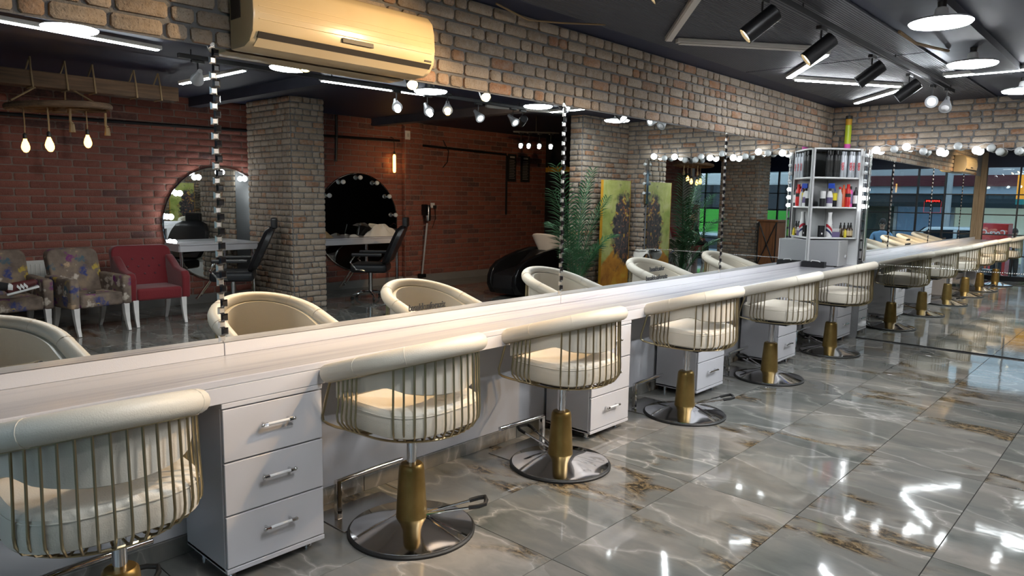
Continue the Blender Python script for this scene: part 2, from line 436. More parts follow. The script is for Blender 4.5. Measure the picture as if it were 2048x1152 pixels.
def brickwork(parent, O, U, N, ulen, z0, z1, rowh, lens, m, eye, joint=.012, depth=.014, nmax=300, skip=None, seed=1, weights=None, bond=False):
    """fills the rectangle from O along U and up; returns nothing"""
    rg = random.Random(seed); O, U, N = Vector(O), Vector(U), Vector(N); V = Vector((0, 0, 1))
    rot = Matrix((U, V, N)).transposed().to_4x4() if U.cross(V).dot(N) > 0 else None
    flip = rot is None
    if flip: rot = Matrix((-U, V, N)).transposed().to_4x4()
    rows = max(1, round((z1-z0)/rowh)); rh = (z1-z0)/rows; items = []
    for r in range(rows):
        u = 0.0; first = True
        zc = z0+rh*(r+.5)
        while u < ulen-.02:
            L = rg.choices(lens, weights)[0]
            if first: L *= (.5 if r % 2 else 1.0) if bond else rg.uniform(.4, 1); first = False
            if ulen-u-L < .05: L = ulen-u
            uc = u+L/2; u += L
            if skip and skip(uc, zc): continue
            items.append((round(max(L-joint, .02), 2), uc, zc))
    sc = []
    for it in items:
        p = O+U*it[1]+V*it[2]; sc.append(((p-eye).length/(it[0]+.05)**.3, it, p))
    sc.sort(key=lambda q: q[0])
    rest = MB()
    inv = parent.matrix_world.inverted() if parent else Matrix()
    for i, (s_, (L, uc, zc), p) in enumerate(sc):
        me = brick_mesh(L, round(rh-joint, 3), depth, m)
        M = Matrix.Translation(p) @ rot @ Matrix.Rotation(rg.uniform(-.012, .012), 4, 'Z')
        if i < nmax:
            o = bpy.data.objects.new('brick', me); C.objects.link(o); o.parent = parent; o.matrix_local = M
        else:
            rest.add([M @ v.co for v in me.vertices], [tuple(q.vertices) for q in me.polygons])
    if rest.v:
        o = rest.build('brick_field', m, parent, True); o['kind'] = 'stuff'

# ------------------------------------------------------------------ room shell
YE, XR, XP, YS, YB = 8.78, 7.07, 2.83, -.25, 12.0
YR = -1.36                       # where the shop front meets the red wall
ZL, ZU = 2.66, 2.85
fl = struct(MB().box(-.1, XR+.1, YR, YB, -.12, -.012).build('floor', 'tile_joint'), 'polished grey marble tile floor')
tm = {}
TX0, TY0 = -.011, 3.49-1.2*5
tiles = []
for i in range(13):
    for j in range(13):
        x0, x1 = TX0+.6*i, TX0+.6*(i+1); y0, y1 = TY0+1.2*j, TY0+1.2*(j+1)
        x0 = max(x0, 0); x1 = min(x1, XR); y0 = max(y0, YR-.02); y1 = min(y1, YB)
        if x1-x0 < .02 or y1-y0 < .02: continue
        if y0 >= YE and x1 < XP: continue
        tiles.append((x0, x1, y0, y1))
for x0, x1, y0, y1 in tiles:
    k = (round(x1-x0, 3), round(y1-y0, 3)); g = .0018
    if k not in tm:
        tm[k] = MB().box(-k[0]/2+g, k[0]/2-g, -k[1]/2+g, k[1]/2-g, -.014, 0).mesh('floor_tile', False, .0008, 1)
        tm[k].materials.append(MATS['marble_tile'])
    o = bpy.data.objects.new('floor_tile', tm[k]); C.objects.link(o); o.parent = fl; o.location = ((x0+x1)/2, (y0+y1)/2, 0)

wl = struct(MB().box(-.2, -.002, YS-.1, YE+.2, 0, ZU).build('wall_left', 'tan_grout'), 'long wall with a brick band above the mirrors')
MB().box(-.002, .004, YS, YE, .085, .80).build('white_panelling', 'white_panel', wl)
for i in range(8):
    MB().box(-.002, .016, YS+i*1.2, min(YS+i*1.2+1.197, YE), 0, .083).build('skirting_tile', 'marble_tile', wl, bevel=.002, seg=1)
MB().box(-.002, .008, YS, YE, 2.155, 2.663).build('mortar_bed', 'tan_grout', wl)
bpy.context.view_layer.update()
brickwork(wl, (.008, YS, 0), (0, 1, 0), (1, 0, 0), YE-YS, 2.165, 2.66, .0705, (.205, .20, .105, .095), 'tan_brick', CAMP, seed=3, depth=.018, weights=(5, 4, 6, 5),
          skip=lambda u, z: u < .6)
we = struct(MB().box(-.2, XP+.0, YE, YE+.2, 0, ZU).build('wall_end', 'tan_grout'), 'short end wall with a brick band above a floor length mirror')
brickwork(we, (0.02, YE, 0), (1, 0, 0), (0, -1, 0), XP-.02, 2.135, 2.66, .068, (.205, .20, .105, .095), 'tan_brick', CAMP, seed=5, depth=.018, weights=(6, 5, 4, 4))
brickwork(we, (2.50, YE, 0), (1, 0, 0), (0, -1, 0), XP-2.5, 0.0, 2.135, .068, (.205, .105), 'tan_brick', CAMV, seed=6, depth=.018, nmax=0)
wp = struct(MB().box(XP, XP+.20, 7.70, YE+.2, 0, ZU).build('wall_pier', 'tan_grout'), 'grey brick pier beside the end mirror')
brickwork(wp, (XP, 7.70, 0), (0, 1, 0), (-1, 0, 0), YE-7.70, 0, ZU, .071, (.205, .20, .105, .095), 'tan_brick', CAMV, seed=8, depth=.018, nmax=220)
brickwork(wp, (XP, 7.70, 0), (1, 0, 0), (0, -1, 0), .20, 0, ZU, .071, (.205, .20, .105, .095), 'tan_brick', CAMV, seed=9, depth=.018, nmax=60)
wr = struct(MB().box(XR, XR+.2, YR-.1, YB, 0, ZU).build('wall_right', 'red_grout'), 'red brick wall opposite the mirrors')
brickwork(wr, (XR, YR, 0), (0, 1, 0), (-1, 0, 0), YB-YR, .13, ZU, .092, (.315,), 'red_brick', Vector((DX-2*DX-0, 0, H))+Vector((0, 5.5, 0)), seed=11, depth=.012, bond=True,
          skip=None)
MB().box(XR-.016, XR, YS, YB, 0, .125).build('skirting', 'pavement', wr)
pil = struct(MB().box(XR-.09, XR, 8.06, 8.46, 0, ZU).build('wall_pilaster', 'red_grout'), 'shallow red brick pilaster on the opposite wall')
brickwork(pil, (XR-.09, 8.06, 0), (0, 1, 0), (-1, 0, 0), .40, .13, ZU, .092, (.21, .19), 'red_brick', CAMV, seed=12, depth=.014, nmax=60)
brickwork(pil, (XR-.09, 8.06, 0), (1, 0, 0), (0, -1, 0), .09, .13, ZU, .092, (.09,), 'red_brick', CAMV, seed=13, depth=.014, nmax=0)
wb = struct(MB().box(XP+.2, XR+.2, YB, YB+.2, 0, ZU).build('wall_back', 'back_dark'), 'back wall of the washing corner, its darkness put into the colour')
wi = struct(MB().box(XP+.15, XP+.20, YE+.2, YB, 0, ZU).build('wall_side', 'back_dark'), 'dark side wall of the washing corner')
# free-standing brick column
PX0, PX1, PY0, PY1 = 5.66, 6.82, 5.07, 5.57
col = struct(MB().box(PX0, PX1, PY0, PY1, 0, ZU).build('wall_column', 'tan_grout'), 'free standing tan brick column')
brickwork(col, (PX0, PY0, 0), (0, 1, 0), (-1, 0, 0), PY1-PY0, 0, ZU, .080, (.225, .21, .115, .11), 'tan_brick', CAMV, seed=14, depth=.02, nmax=130)
brickwork(col, (PX0, PY0, 0), (1, 0, 0), (0, -1, 0), PX1-PX0, 0, ZU, .080, (.225, .21, .115, .11), 'tan_brick', CAMV, seed=15, depth=.02, nmax=170)
brickwork(col, (PX0, PY1, 0), (1, 0, 0), (0, 1, 0), PX1-PX0, 0, ZU, .080, (.225, .21, .115, .11), 'tan_brick', CAMV, seed=16, depth=.02, nmax=0)
QX0, QX1, QY0, QY1 = 4.42, 5.42, .06, .66
co2 = struct(MB().box(QX0, QX1, QY0, QY1, 0, ZU).build('wall_column', 'tan_grout'), 'brick column near the shop front, seen only in the end mirror')
brickwork(co2, (QX0, QY1, 0), (1, 0, 0), (0, 1, 0), QX1-QX0, 0, ZU, .080, (.225, .21, .115, .11), 'tan_brick', Vector((-DX, 17.56, H)), seed=17, depth=.02, nmax=0)
brickwork(co2, (QX0, QY0, 0), (0, 1, 0), (-1, 0, 0), QY1-QY0, 0, ZU, .080, (.225, .21, .115, .11), 'tan_brick', Vector((-DX, 17.56, H)), seed=18, depth=.02, nmax=0)
# ceiling
cl = struct(MB().box(-.2, XP+.35, YR-.1, YE+.2, ZL, ZL+.05).build('ceiling', 'navy_paint'), 'dark navy ceiling with charcoal panels')
for i, (a, b2) in enumerate(((-.2, 2.9), (2.92, 5.9), (5.92, 8.75))):
    MB().box(.25, 1.62, a, b2, ZL-.014, ZL).build('ceiling_panel', 'charcoal_panel', cl, bevel=.003, seg=1)
MB().box(1.75, 2.05, YS, YE, ZL-.05, ZL).build('ceiling_beam', 'dark_beam', cl)
MB().box(XP+.35, XR+.2, YR-.1, YB+.2, ZU, ZU+.05).build('upper_ceiling', 'navy_paint', cl)
MB().box(XP+.33, XP+.37, YR+.0, YB+.2, ZL, ZU+.05).build('ceiling_step', 'navy_paint', cl)
for y in (1.0, 4.35, 7.4): MB().box(XP+.37, XR, y, y+.16, ZU-.12, ZU).build('ceiling_beam', 'dark_beam', cl)
# storefront
SW = 7.16                        # the shop front runs slightly askew, from the left wall to the red wall
sf = struct(MB().box(-.2, SW+.2, -.14, 0, 2.35, ZU+.05).build('window_1', 'navy_paint'), 'glazed shop front with thin black bars')
sf.location = (0, YS, 0); sf.rotation_euler = (0, 0, R(-8.8))
MB().box(-.2, SW+.2, -.14, -.01, -.12, .10).build('window_sill', 'black_metal', sf)
xs = [.115, .69, 1.25, 1.82, 2.39, 2.96, 3.53, 4.10, 4.67, 5.24, 5.81, 6.38, 6.95]
for x in xs: MB().box(x-.016, x+.016, -.07, -.02, .10, 2.35).build('window_bar', 'black_metal', sf)
for z in (.52, .957, 1.37, 1.79): MB().box(.1, SW, -.065, -.03, z-.012, z+.012).build('window_bar', 'black_metal', sf)
for i in range(len(xs)-1):
    MB().box(xs[i]+.016, xs[i+1]-.016, -.05, -.046, .10, 2.35).build('window_pane', 'window_glass', sf)
MB().box(.0, .11, -.1, .02, 0, 2.66).build('trim_post', 'wood_post', sf, bevel=.006, seg=1)

# ------------------------------------------------------------------ long mirror, bead strips, end mirror
ZM0, ZM1 = .906, 2.163
jn = [-.2, 1.416, 3.778, 6.12, 8.775]
lab = ['frameless wall mirror panel nearest the shop front, left of the first bead strip', 'frameless wall mirror panel between the first two bead strips, under the air conditioner',
       'frameless wall mirror panel reflecting the palm and the tall painting', 'frameless wall mirror panel beside the corner product shelf']
for i in range(4):
    tag(MB().box(.004, .010, jn[i]+.001, jn[i+1]-.001, ZM0, ZM1).build('wall_mirror', 'mirror_glass'), lab[i], 'mirror', 'wall mirror panels above the counter')
bead_c = MB().add([(-.016, 0, -.0155), (.016, 0, -.0155), (.016, 0, .0155), (-.016, 0, .0155), (-.009, .007, -.009), (.009, .007, -.009), (.009, .007, .009), (-.009, .007, .009)],
                  [(0, 1, 5, 4), (1, 2, 6, 5), (2, 3, 7, 6), (3, 0, 4, 7), (4, 5, 6, 7), (3, 2, 1, 0)]).mesh('bead'); bead_c.materials.append(MATS['sparkle_bead'])
bead_b = bead_c.copy(); bead_b.materials.clear(); bead_b.materials.append(MATS['bead_black'])
slab = ['vertical bead strip of silver and black squares left of the brick column', 'vertical silver and black bead strip in front of the palm', 'vertical silver and black bead strip nearest the corner shelf']
for i, y in enumerate(jn[1:4]):
    t = thing('bead_strip', slab[i], 'bead strip', (.0105, y, ZM0), 0, 'bead strips over the mirror joints')
    for k in range(41):
        o = bpy.data.objects.new('bead', bead_b if k % 2 else bead_c); C.objects.link(o); o.parent = t
        o.location = (0, .008 if k % 2 else -.006, .018+k*.0312); o.rotation_euler = (0, 0, -PI/2)
XM0, XM1, ZE = .46, 2.47, 2.135
em = [tag(MB().box(XM0, XM1, YE-.010, YE-.003, .012, .874).build('wall_mirror', 'mirror_glass'), 'lower floor length mirror panel on the end wall below the bead chain', 'mirror', 'end wall mirror panels'),
      tag(MB().box(XM0, XM1, YE-.010, YE-.003, .876, ZE).build('wall_mirror', 'mirror_glass'), 'upper mirror panel on the end wall under the row of globe bulbs', 'mirror', 'end wall mirror panels')]
tag(MB().box(XM0-.01, XP, YE-.016, YE, 0, .012).build('mirror_track', 'black_metal'), 'thin black floor track under the end wall mirror', 'mirror track')
t = thing('bead_chain', 'horizontal chain of small silver beads across the end wall mirror', 'bead strip', (XM0, YE-.0105, .875))
sb = sphere(.0075, n=6, m=4).mesh('bead', True); sb.materials.append(MATS['sparkle_bead'])
for k in range(100):
    o = bpy.data.objects.new('bead', sb); C.objects.link(o); o.parent = t; o.location = (.01+k*.02, 0, 0)

# ------------------------------------------------------------------ counter
XC, HC = .404, .847
ct = thing('counter', 'long white marbled counter running under the wall mirrors', 'counter', (0, 0, 0))
MB().box(.004, XC, YS+.02, YE-.015, HC-.03, HC).build('worktop', 'counter_white', ct, bevel=.004)
MB().box(.30, XC-.001, YS+.02, YE-.015, .750, HC-.0305).build('fascia', 'white_lacquer', ct, bevel=.002, seg=1)
for i in range(4): MB().box(.004, .018, max(jn[i], YS+.02)+.001, jn[i+1]-.002, HC+.0005, ZM0-.002).build('backsplash', 'counter_white', ct, bevel=.002, seg=1)
MB().box(.004, .3, YS+.02, YE-.015, .78, HC-.0305).build('underside_board', 'white_panel', ct)
tag(MB().box(XC, XC+.012, 2.87, 2.91, .752, .775).build('socket', 'red_plastic', None, bevel=.003), 'small red socket on the counter fascia', 'socket')

def cabinet(y0, y1, label, style):
    w = y1-y0; t = thing('drawer_cabinet', label, 'cabinet', (0, y0, 0), 0, 'drawer cabinets under the counter')
    MB().box(.03, XC-.020, .0, w, .052, .728).build('body', 'white_lacquer', t, bevel=.002, seg=1)
    MB().box(.03, XC-.002, 0, w, .728, .7485).build('top_board', 'white_lacquer', t, bevel=.003)
    MB().box(.03, XC-.002, 0, w, .046, .066).build('base_board', 'white_lacquer', t, bevel=.002, seg=1)
    zs = [.068, .288, .508, .726]
    for i in range(3):
        d = MB().box(XC-.0195, XC-.002, .003, w-.003, zs[i]+.0035, zs[i+1]-.0035).build('drawer', 'white_lacquer', t, bevel=.002, seg=1)
        zc = (zs[i]+zs[i+1])/2+.02; yc = w*.50; hw = .068
        h = MB().cyl((XC+.026, yc-hw*.72, zc), (XC+.026, yc+hw*.72, zc), .0065, n=10).build('handle', style, d, True)
        e = MB()
        for s in (-1, 1):
            e.cyl((XC+.026, yc+s*hw*.70, zc), (XC+.026, yc+s*hw*.95, zc), .0085, .0075, 8)
            e.cyl((XC-.003, yc+s*hw*.82, zc), (XC+.028, yc+s*hw*.82, zc), .006, n=8)
            e.add(*[(lambda q: (q.v, q.f))(sphere(.009, (XC+.026, yc+s*hw*1.03, zc), 8, 5))][0])
        e.build('handle_mount', 'chrome', d, True)
    for x in (.09, XC-.07):
        for y in (.05, w-.05): MB().lathe(((.016, .010), (.016, .046)), 12, (x, y, 0)).lathe(((.021, 0), (.021, .010)), 12, (x, y, 0)).build('foot', 'chrome', t, True)
    return t
cabinet(1.215, 1.66, 'white three drawer cabinet nearest the camera, beside the first cream chair', 'acrylic')
cabinet(3.63, 4.07, 'white three drawer cabinet behind the third cream chair from the camera', 'acrylic')
cabinet(5.04, 5.49, 'white drawer cabinet behind the fourth cream chair from the camera', 'chrome')
cabinet(6.60, 7.05, 'white drawer cabinet behind the fifth cream chair from the camera', 'chrome')
cabinet(8.24, 8.70, 'white drawer cabinet touching the end wall mirror, farthest from the camera', 'chrome')

# ------------------------------------------------------------------ salon chairs
def ushape(t):                       # t in [-1,1] around the tub, 0 = back (+x)
    a = abs(t); s = 1 if t >= 0 else -1
    if a < .62:
        th = a/.62*PI/2
        return Vector((.302*math.cos(th), s*.288*math.sin(th), 0))
    k = (a-.62)/.38
    return Vector((-.205*k, s*(.288+.010*k), 0))
def zrim(p): return .845+.30*p.x
def make_chair():
    t = thing('salon_chair', 'x', 'chair', (0, 0, 0), 0, 'cream salon chairs along the counter')
    n = 41; pts = []
    for i in range(n):
        p = ushape(-1+2*i/(n-1)); pts.append(Vector((p.x, p.y, zrim(p))))
    rs = [.040]*n
    a0 = pts[0]-(pts[1]-pts[0]).normalized()*.014; a1 = pts[-1]+(pts[-1]-pts[-2]).normalized()*.014
    rail = MB().tube([a0]+pts+[a1], [.024]+rs+[.024], 14).build('top_rail', 'cream_leather', t, True)
    for tt in (-.62, -.33, .33, .62):
        p = ushape(tt); d = (ushape(tt+.01)-ushape(tt-.01)).normalized()
        c = Vector((p.x, p.y, zrim(p))); d.z = .30*d.x; d.normalize()
        MB().lathe(((.0405, -.0012), (.0414, 0), (.0405, .0012)), 18, c, d).build('seam', 'cream_leather', rail, True)
    def low(tt):
        a = abs(tt)
        k = min(max((a-.34)/.16, 0), 1); k = k*k*(3-2*k)
        b = .735+.015*(a/.36)**2 if a < .36 else .75
        zt = zrim(ushape(tt))-.112
        return b*(1-k)+zt*k
    def pad(u, v):
        tt = -.97+1.94*u; p = ushape(tt); zt = zrim(p)-.012; zl = low(tt)
        inner = .042
        w = 2*PI*v
        # closed cross-section: outer face then inner face
        cs = [(0.0, 0), (0.0, 1), (-.5, 1.0), (-1, 1), (-1, 0), (-.5, -.05)]
        i = min(int(v*6+1e-6), 5); f = v*6-i; a = cs[i % 6]; b = cs[(i+1) % 6]
        o = a[0]+(b[0]-a[0])*f; h = a[1]+(b[1]-a[1])*f
        sc = 1-.022/ .31+o*inner/.31
        return (p.x*sc, p.y*sc, zl+(zt-zl)*h)
    MB().grid(pad, 57, 25).build('backrest', 'cream_leather', t, True, weld=True)
    # seat cushion: rounded D outline
    def cush(u, v):
        a = 2*PI*u; ex = .62
        cx, sy = math.cos(a), math.sin(a)
        x = math.copysign(abs(cx)**ex, cx)*.266-.005; y = math.copysign(abs(sy)**ex, sy)*.266
        pr = ((0, .555), (.90, .553), (.985, .565), (1.0, .592), (1.0, .622), (1.0, .629), (.985, .660), (.93, .675), (.6, .684), (0, .687))
        k = v*(len(pr)-1); i = min(int(k), len(pr)-2); f = k-i
        r = pr[i][0]+(pr[i+1][0]-pr[i][0])*f; z = pr[i][1]+(pr[i+1][1]-pr[i][1])*f
        return (x*r, y*r, z)
    cu = MB().grid(cush, 40, 19, True).build('seat', 'cream_leather', t, True, weld=True)
    MB().tube([Vector(cush(i/40, 5.55/9))*1.0+Vector((0, 0, .004)) for i in range(40)], .003, 5, True).build('piping', 'cream_leather', cu, True)
    # wire cage
    rodm = []
    def rod(tt, name='rod'):
        p = ushape(tt); o = p.normalized() if p.length > 0 else Vector((1, 0, 0))
        zt = zrim(p)-.030
        path = [(p.x, p.y, zt), (p.x*1.01, p.y*1.01, zt-.12), (p.x*1.03, p.y*1.03, .615), (p.x*1.02, p.y*1.02, .585), (p.x*.95, p.y*.95, .553), (p.x*.84, p.y*.84, .541), (p.x*.72, p.y*.72, .541)]
        MB().tube(path, .0046, 6).build(name, 'brass_wire', t, True)
    for k in range(15): rod(-.40+.80*k/14)
    for s in (-1, 1):
        for k in range(5): rod(s*(.655+.052*k))
    ring = [Vector((ushape(-.92+1.84*i/40).x*.84, ushape(-.92+1.84*i/40).y*.84, .536)) for i in range(41)]
    MB().tube(ring, .0055, 6).build('cage_ring', 'brass_wire', t, True)
    rr2 = [Vector((ushape(-.97+1.94*i/40).x, ushape(-.97+1.94*i/40).y, zrim(ushape(-.97+1.94*i/40))-.040)) for i in range(41)]
    MB().tube(rr2, .0055, 6).build('cage_ring', 'brass_wire', t, True)
    for s in (-1, 1):                # bent loop at the arm front
        p = ushape(s*.97); z = zrim(p)-.04
        MB().tube([(p.x, p.y, z), (p.x-.035, p.y+s*.015, .60), (p.x-.035, p.y+s*.012, .572), (p.x-.02, p.y, .560), (p.x+.03, p.y-s*.01, .553), (p.x+.075, p.y*.84, .540)], .0062, 7).build('arm_loop', 'brass_wire', t, True)
    MB().box(-.16, .11, -.11, .14, .500, .552).build('seat_bracket', 'black_metal', t, bevel=.006)
    MB().cyl((0, 0, .30), (0, 0, .516), .0235, n=18).build('piston', 'chrome', t, True)
    MB().lathe(((.076, .052), (.072, .09), (.059, .30), (.056, .318), (.048, .326), (.025, .327)), 32).build('pump_cover', 'gold_paint', t, True)
    MB().lathe(((.286, .012), (.285, .020), (.262, .026), (.20, .040), (.13, .058), (.095, .068), (.07, .072)), 56).build('base_disc', 'chrome', t, True)
    MB().lathe(((.297, 0), (.298, .010), (.292, .0165), (.280, .018), (.276, .008), (.276, 0)), 56).build('base_ring', 'black_rubber', t, True)
    lv = MB().tube([(.05, -.012, .075), (.09, -.012, .085), (.30, -.045, .130)], .006, 7).tube([(.05, .012, .075), (.09, .012, .085), (.30, .045, .130)], .006, 7)
    lvo = lv.build('pump_lever', 'chrome', t, True)
    MB().tube([(.27, -.040, .124), (.315, -.048, .134), (.345, -.040, .142), (.350, 0, .145), (.345, .040, .142), (.315, .048, .134), (.27, .040, .124)], .0105, 8).build('lever_grip', 'black_rubber', lvo, True)
    return t
ch0 = make_chair()
CH = [(.585, .77, 'cream salon chair nearest the camera, cut off at the lower left corner', 150, -2), (.535, 2.045, 'cream salon chair with wire cage just right of the nearest drawer cabinet', 42, 3),
      (.51, 3.19, 'third cream salon chair from the camera, its pump lever turned to the wall', 172, 0), (.53, 4.62, 'fourth cream salon chair from the camera with a wire cage', 44, -2),
      (.522, 6.14, 'fifth cream salon chair from the camera with a gold pump post', 160, 2), (.52, 7.68, 'cream salon chair farthest from the camera, in front of the microwave', 165, 0)]
for i, (x, y, lb, lv, rz) in enumerate(CH):
    o = ch0 if i == 0 else copy_tree(ch0, lb)
    o['label'] = lb; o.location = (x, y, 0); o.rotation_euler = (0, 0, R(rz))
    for c in o.children:
        if c.name.startswith('pump_lever'): c.rotation_euler = (0, 0, R(lv))
        elif not c.name.startswith(('base_', 'pump_', 'piston')): c.location = (.078, -.07, .014)

# footrests
def footrest():
    t = thing('footrest', 'x', 'footrest', (0, 0, 0), 0, 'chrome footrests on the floor by the wall')
    MB().box(-.13, .13, -.06, .34, 0, .006).build('floor_plate', 'steel_plate', t, bevel=.002, seg=1)
    MB().box(-.024, .004, -.012, .016, .006, .20).build('upright', 'chrome', t, bevel=.004)
    MB().tube([(-.01, 0, .19), (-.01, .06, .195), (-.01, .39, .20)], .0135, 10).build('foot_bar', 'chrome', t, True)
    return t
f0 = footrest()
for i, (y, s, lb) in enumerate(((1.86, 1, 'chrome footrest on a floor plate beside the nearest drawer cabinet'), (.62, 1, 'chrome footrest under the nearest cream chair, at the lower left edge'),
                                (3.36, -1, 'chrome footrest by the wall behind the third chair from the camera'), (4.45, 1, 'chrome footrest by the wall behind the fourth chair from the camera'),
                                (5.98, 1, 'chrome footrest by the wall behind the fifth chair from the camera'), (7.55, 1, 'chrome footrest by the wall behind the farthest cream chair'))):
    o = f0 if i == 0 else copy_tree(f0, lb)
    o['label'] = lb; o.location = (.215, y, 0); o.rotation_euler = (0, 0, 0 if s > 0 else PI)

# ------------------------------------------------------------------ air conditioner
ac = thing('air_conditioner', 'cream wall air conditioner mounted on the brick band', 'air conditioner', (.03, 1.965, 2.158))
prof = [(0, 0), (.12, .0), (.165, .018), (.195, .055), (.205, .12), (.20, .20), (.185, .255), (.15, .29), (.10, .30), (0, .30)]
MB().prism([(x, -.485, z) for x, z in prof], (0, .97, 0)).build('housing', 'ac_cream', ac, True, bevel=.012)
for z in (.105, .13, .155, .18, .205, .23, .255):
    xx = .2055 if z < .14 else (.2045 if z < .18 else .2025-(z-.18)*.28)
    MB().obox((xx-.001, 0, z), (.0018, 0, 0), (0, .46, 0), (0, 0, .0012)).build('grille_line', 'label_tan', ac)
MB().obox((.188, 0, .045), (.008, 0, .0115), (0, .46, 0), (.006, 0, -.002)).build('air_slot', 'ac_dark', ac)
MB().obox((.163, 0, .022), (.022, 0, .016), (0, .458, 0), (-.003, 0, .004)).build('louvre', 'ac_cream', ac, bevel=.002, seg=1)
MB().obox((.206, .02, .085), (.003, 0, 0), (0, .085, 0), (0, 0, .010)).build('display_slot', 'ac_dark', ac, bevel=.002, seg=1)
MB().box(.02, .10, -.488, -.480, .12, .27).build('side_vent', 'ac_dark', ac)
MB().obox((.199, .44, .068), (.002, 0, 0), (0, .022, 0), (0, 0, .004)).build('logo_mark', 'ac_dark', ac)

def text_obj(name, body, size, loc, rot, m, ext=.0006, align='LEFT', sx=1):
    cu = bpy.data.curves.new(name, 'FONT'); cu.body = body; cu.size = size; cu.extrude = ext; cu.align_x = align; cu.offset = size*.026
    o = bpy.data.objects.new(name, cu); C.objects.link(o); o.location = loc; o.rotation_euler = rot; o.scale = (sx, 1, 1)
    dg = bpy.context.evaluated_depsgraph_get()
    me = bpy.data.meshes.new_from_object(o.evaluated_get(dg)); bpy.data.objects.remove(o); me.materials.clear()
    me.materials.append(MATS[m]); o = bpy.data.objects.new(name, me); C.objects.link(o)
    o.location = loc; o.rotation_euler = rot; o.scale = (sx, 1, 1)
    return o
RT = (PI/2, 0, PI/2)
tag(text_obj('mirror_lettering', 'basakkuaforaziz', .052, (.0108, 2.457, .933), RT, 'black_print', sx=.82), 'black lettering basakkuaforaziz low on the mirror beside the second bead panel', 'lettering')
tag(text_obj('mirror_lettering', 'basakkuafor', .052, (.0108, 4.91, .992), RT, 'black_print', sx=.9), 'black lettering basakkuafor, upper line, on the mirror by the painting', 'lettering')
tag(text_obj('mirror_lettering', 'basakkuaforaziz', .052, (.0108, 4.86, .922), RT, 'black_print', sx=1.0), 'black lettering basakkuaforaziz, lower line, on the mirror by the painting', 'lettering')

# ------------------------------------------------------------------ corner shelf with products
sh = thing('corner_shelf', 'white curved corner shelf holding hair products', 'shelf', (0, 0, 0))
def board(z, name='shelf_board'):
    pts = [(.012, YE-.012, z), (.012, 8.26, z)]
    for k in range(9):
        a = k/8; pts.append((.012+.365*a, 8.26+.44*a+ -.035*math.sin(PI*a), z))
    pts += [(.377, YE-.012, z)]
    return MB().prism(pts, (0, 0, .018)).build(name, 'shelf_white', sh, bevel=.002, seg=1)
for z in (1.152, 1.498, 1.832, 2.155): board(z)
MB().box(.012, .40, YE-.011, YE-.003, HC, 2.17).build('back_panel', 'shelf_white', sh)
MB().box(.0105, .030, 8.258, 8.278, HC+.0, 2.173).build('front_post', 'shelf_white', sh, bevel=.002, seg=1)
MB().box(.377, .385, 8.69, YE-.012, 1.152, 2.173).build('side_panel', 'shelf_white', sh)
def bulb_strip(x, z0, z1, n, lit, label, base):
    t = thing('bulb_strip', label, 'light strip', (x, YE-.011, 0))
    MB().box(-.028, .0, -.030, 0, base, z1+.06).build('backing_rail', 'chrome', t, bevel=.003)
    MB().box(.004, .020, -.022, 0, base, z1+.06).build('mirror_trim', 'sparkle_bead', t, bevel=.003)
    for k in range(n):
        z = z0+(z1-z0)*k/(n-1); on = k in lit
        g = MB().lathe([(.0001, -.05), (.014, -.048), (.022, -.036), (.024, -.028), (.019, -.014), (.010, -.006), (.010, .010)], 12).mesh('bulb', True)
        g.materials.append(MATS['globe_soft' if on else 'globe_off'])
        o = bpy.data.objects.new('bulb', g); C.objects.link(o); o.parent = t; o.location = (-.014, -.040, z); o.rotation_euler = (R(-80), 0, 0)
    for k in range(6):
        MB().lathe(((.014, 0), (.014, .004)), 10, (-.014, -.0335, .92+k*.11), (0, 1, 0)).build('socket_hole', 'black_rubber', t)
    return t
bulb_strip(.452, 1.53, 2.10, 7, (0, 1, 2), 'vertical strip of small globe bulbs beside the corner shelf', .90)
bulb_strip(2.50, 1.66, 2.06, 4, (), 'short vertical strip of globe bulbs at the pier end of the mirror', 1.5)

def bottle(name, label, cat, prof, m, loc, cap=None, capm=None, lab=None, labm=None, sq=None, group='hair products on the corner shelf'):
    t = thing(name, label, cat, loc, rnd.uniform(0, 1), group)
    k = 1.04 if loc[2] > 1.8 else (1.32 if loc[2] > 1.4 else 1.2); kr = 1.0 if k < 1.1 else 1.12
    t.scale = (kr, kr, k)
    n = 4 if sq else 16
    b = MB().lathe(prof, n, (0, 0, 0)); b.build('body', m, t, not sq)
    if cap: MB().lathe(cap, 12).build('cap', capm, t, True)
    if lab: MB().lathe(lab, n).build('label_wrap', labm, t, not sq)
    return t
def pline(k, off=0):                 # along the shelf front, 0 = by the long mirror
    x, y = .055+.30*k, 8.36+.36*k
    return (x-off*.77, y+off*.64)
# top board
t = thing('spray_can', 'tall lime and pink spray can with black cap on top of the corner shelf', 'can', (.245, 8.62, 2.1735))
MB().lathe(((.034, 0), (.034, .05)), 16).build('base_band', 'pink_plastic', t, True)
MB().lathe(((.034, .05), (.034, .25), (.030, .262)), 16).build('body', 'lime_plastic', t, True)
MB().lathe(((.030, .262), (.034, .268), (.034, .325), (.03, .33)), 16).build('orange_collar', 'hanger_yellow', t, True)
MB().lathe(((.036, .33), (.037, .36), (.030, .365)), 16).build('cap', 'black_rubber', t, True)
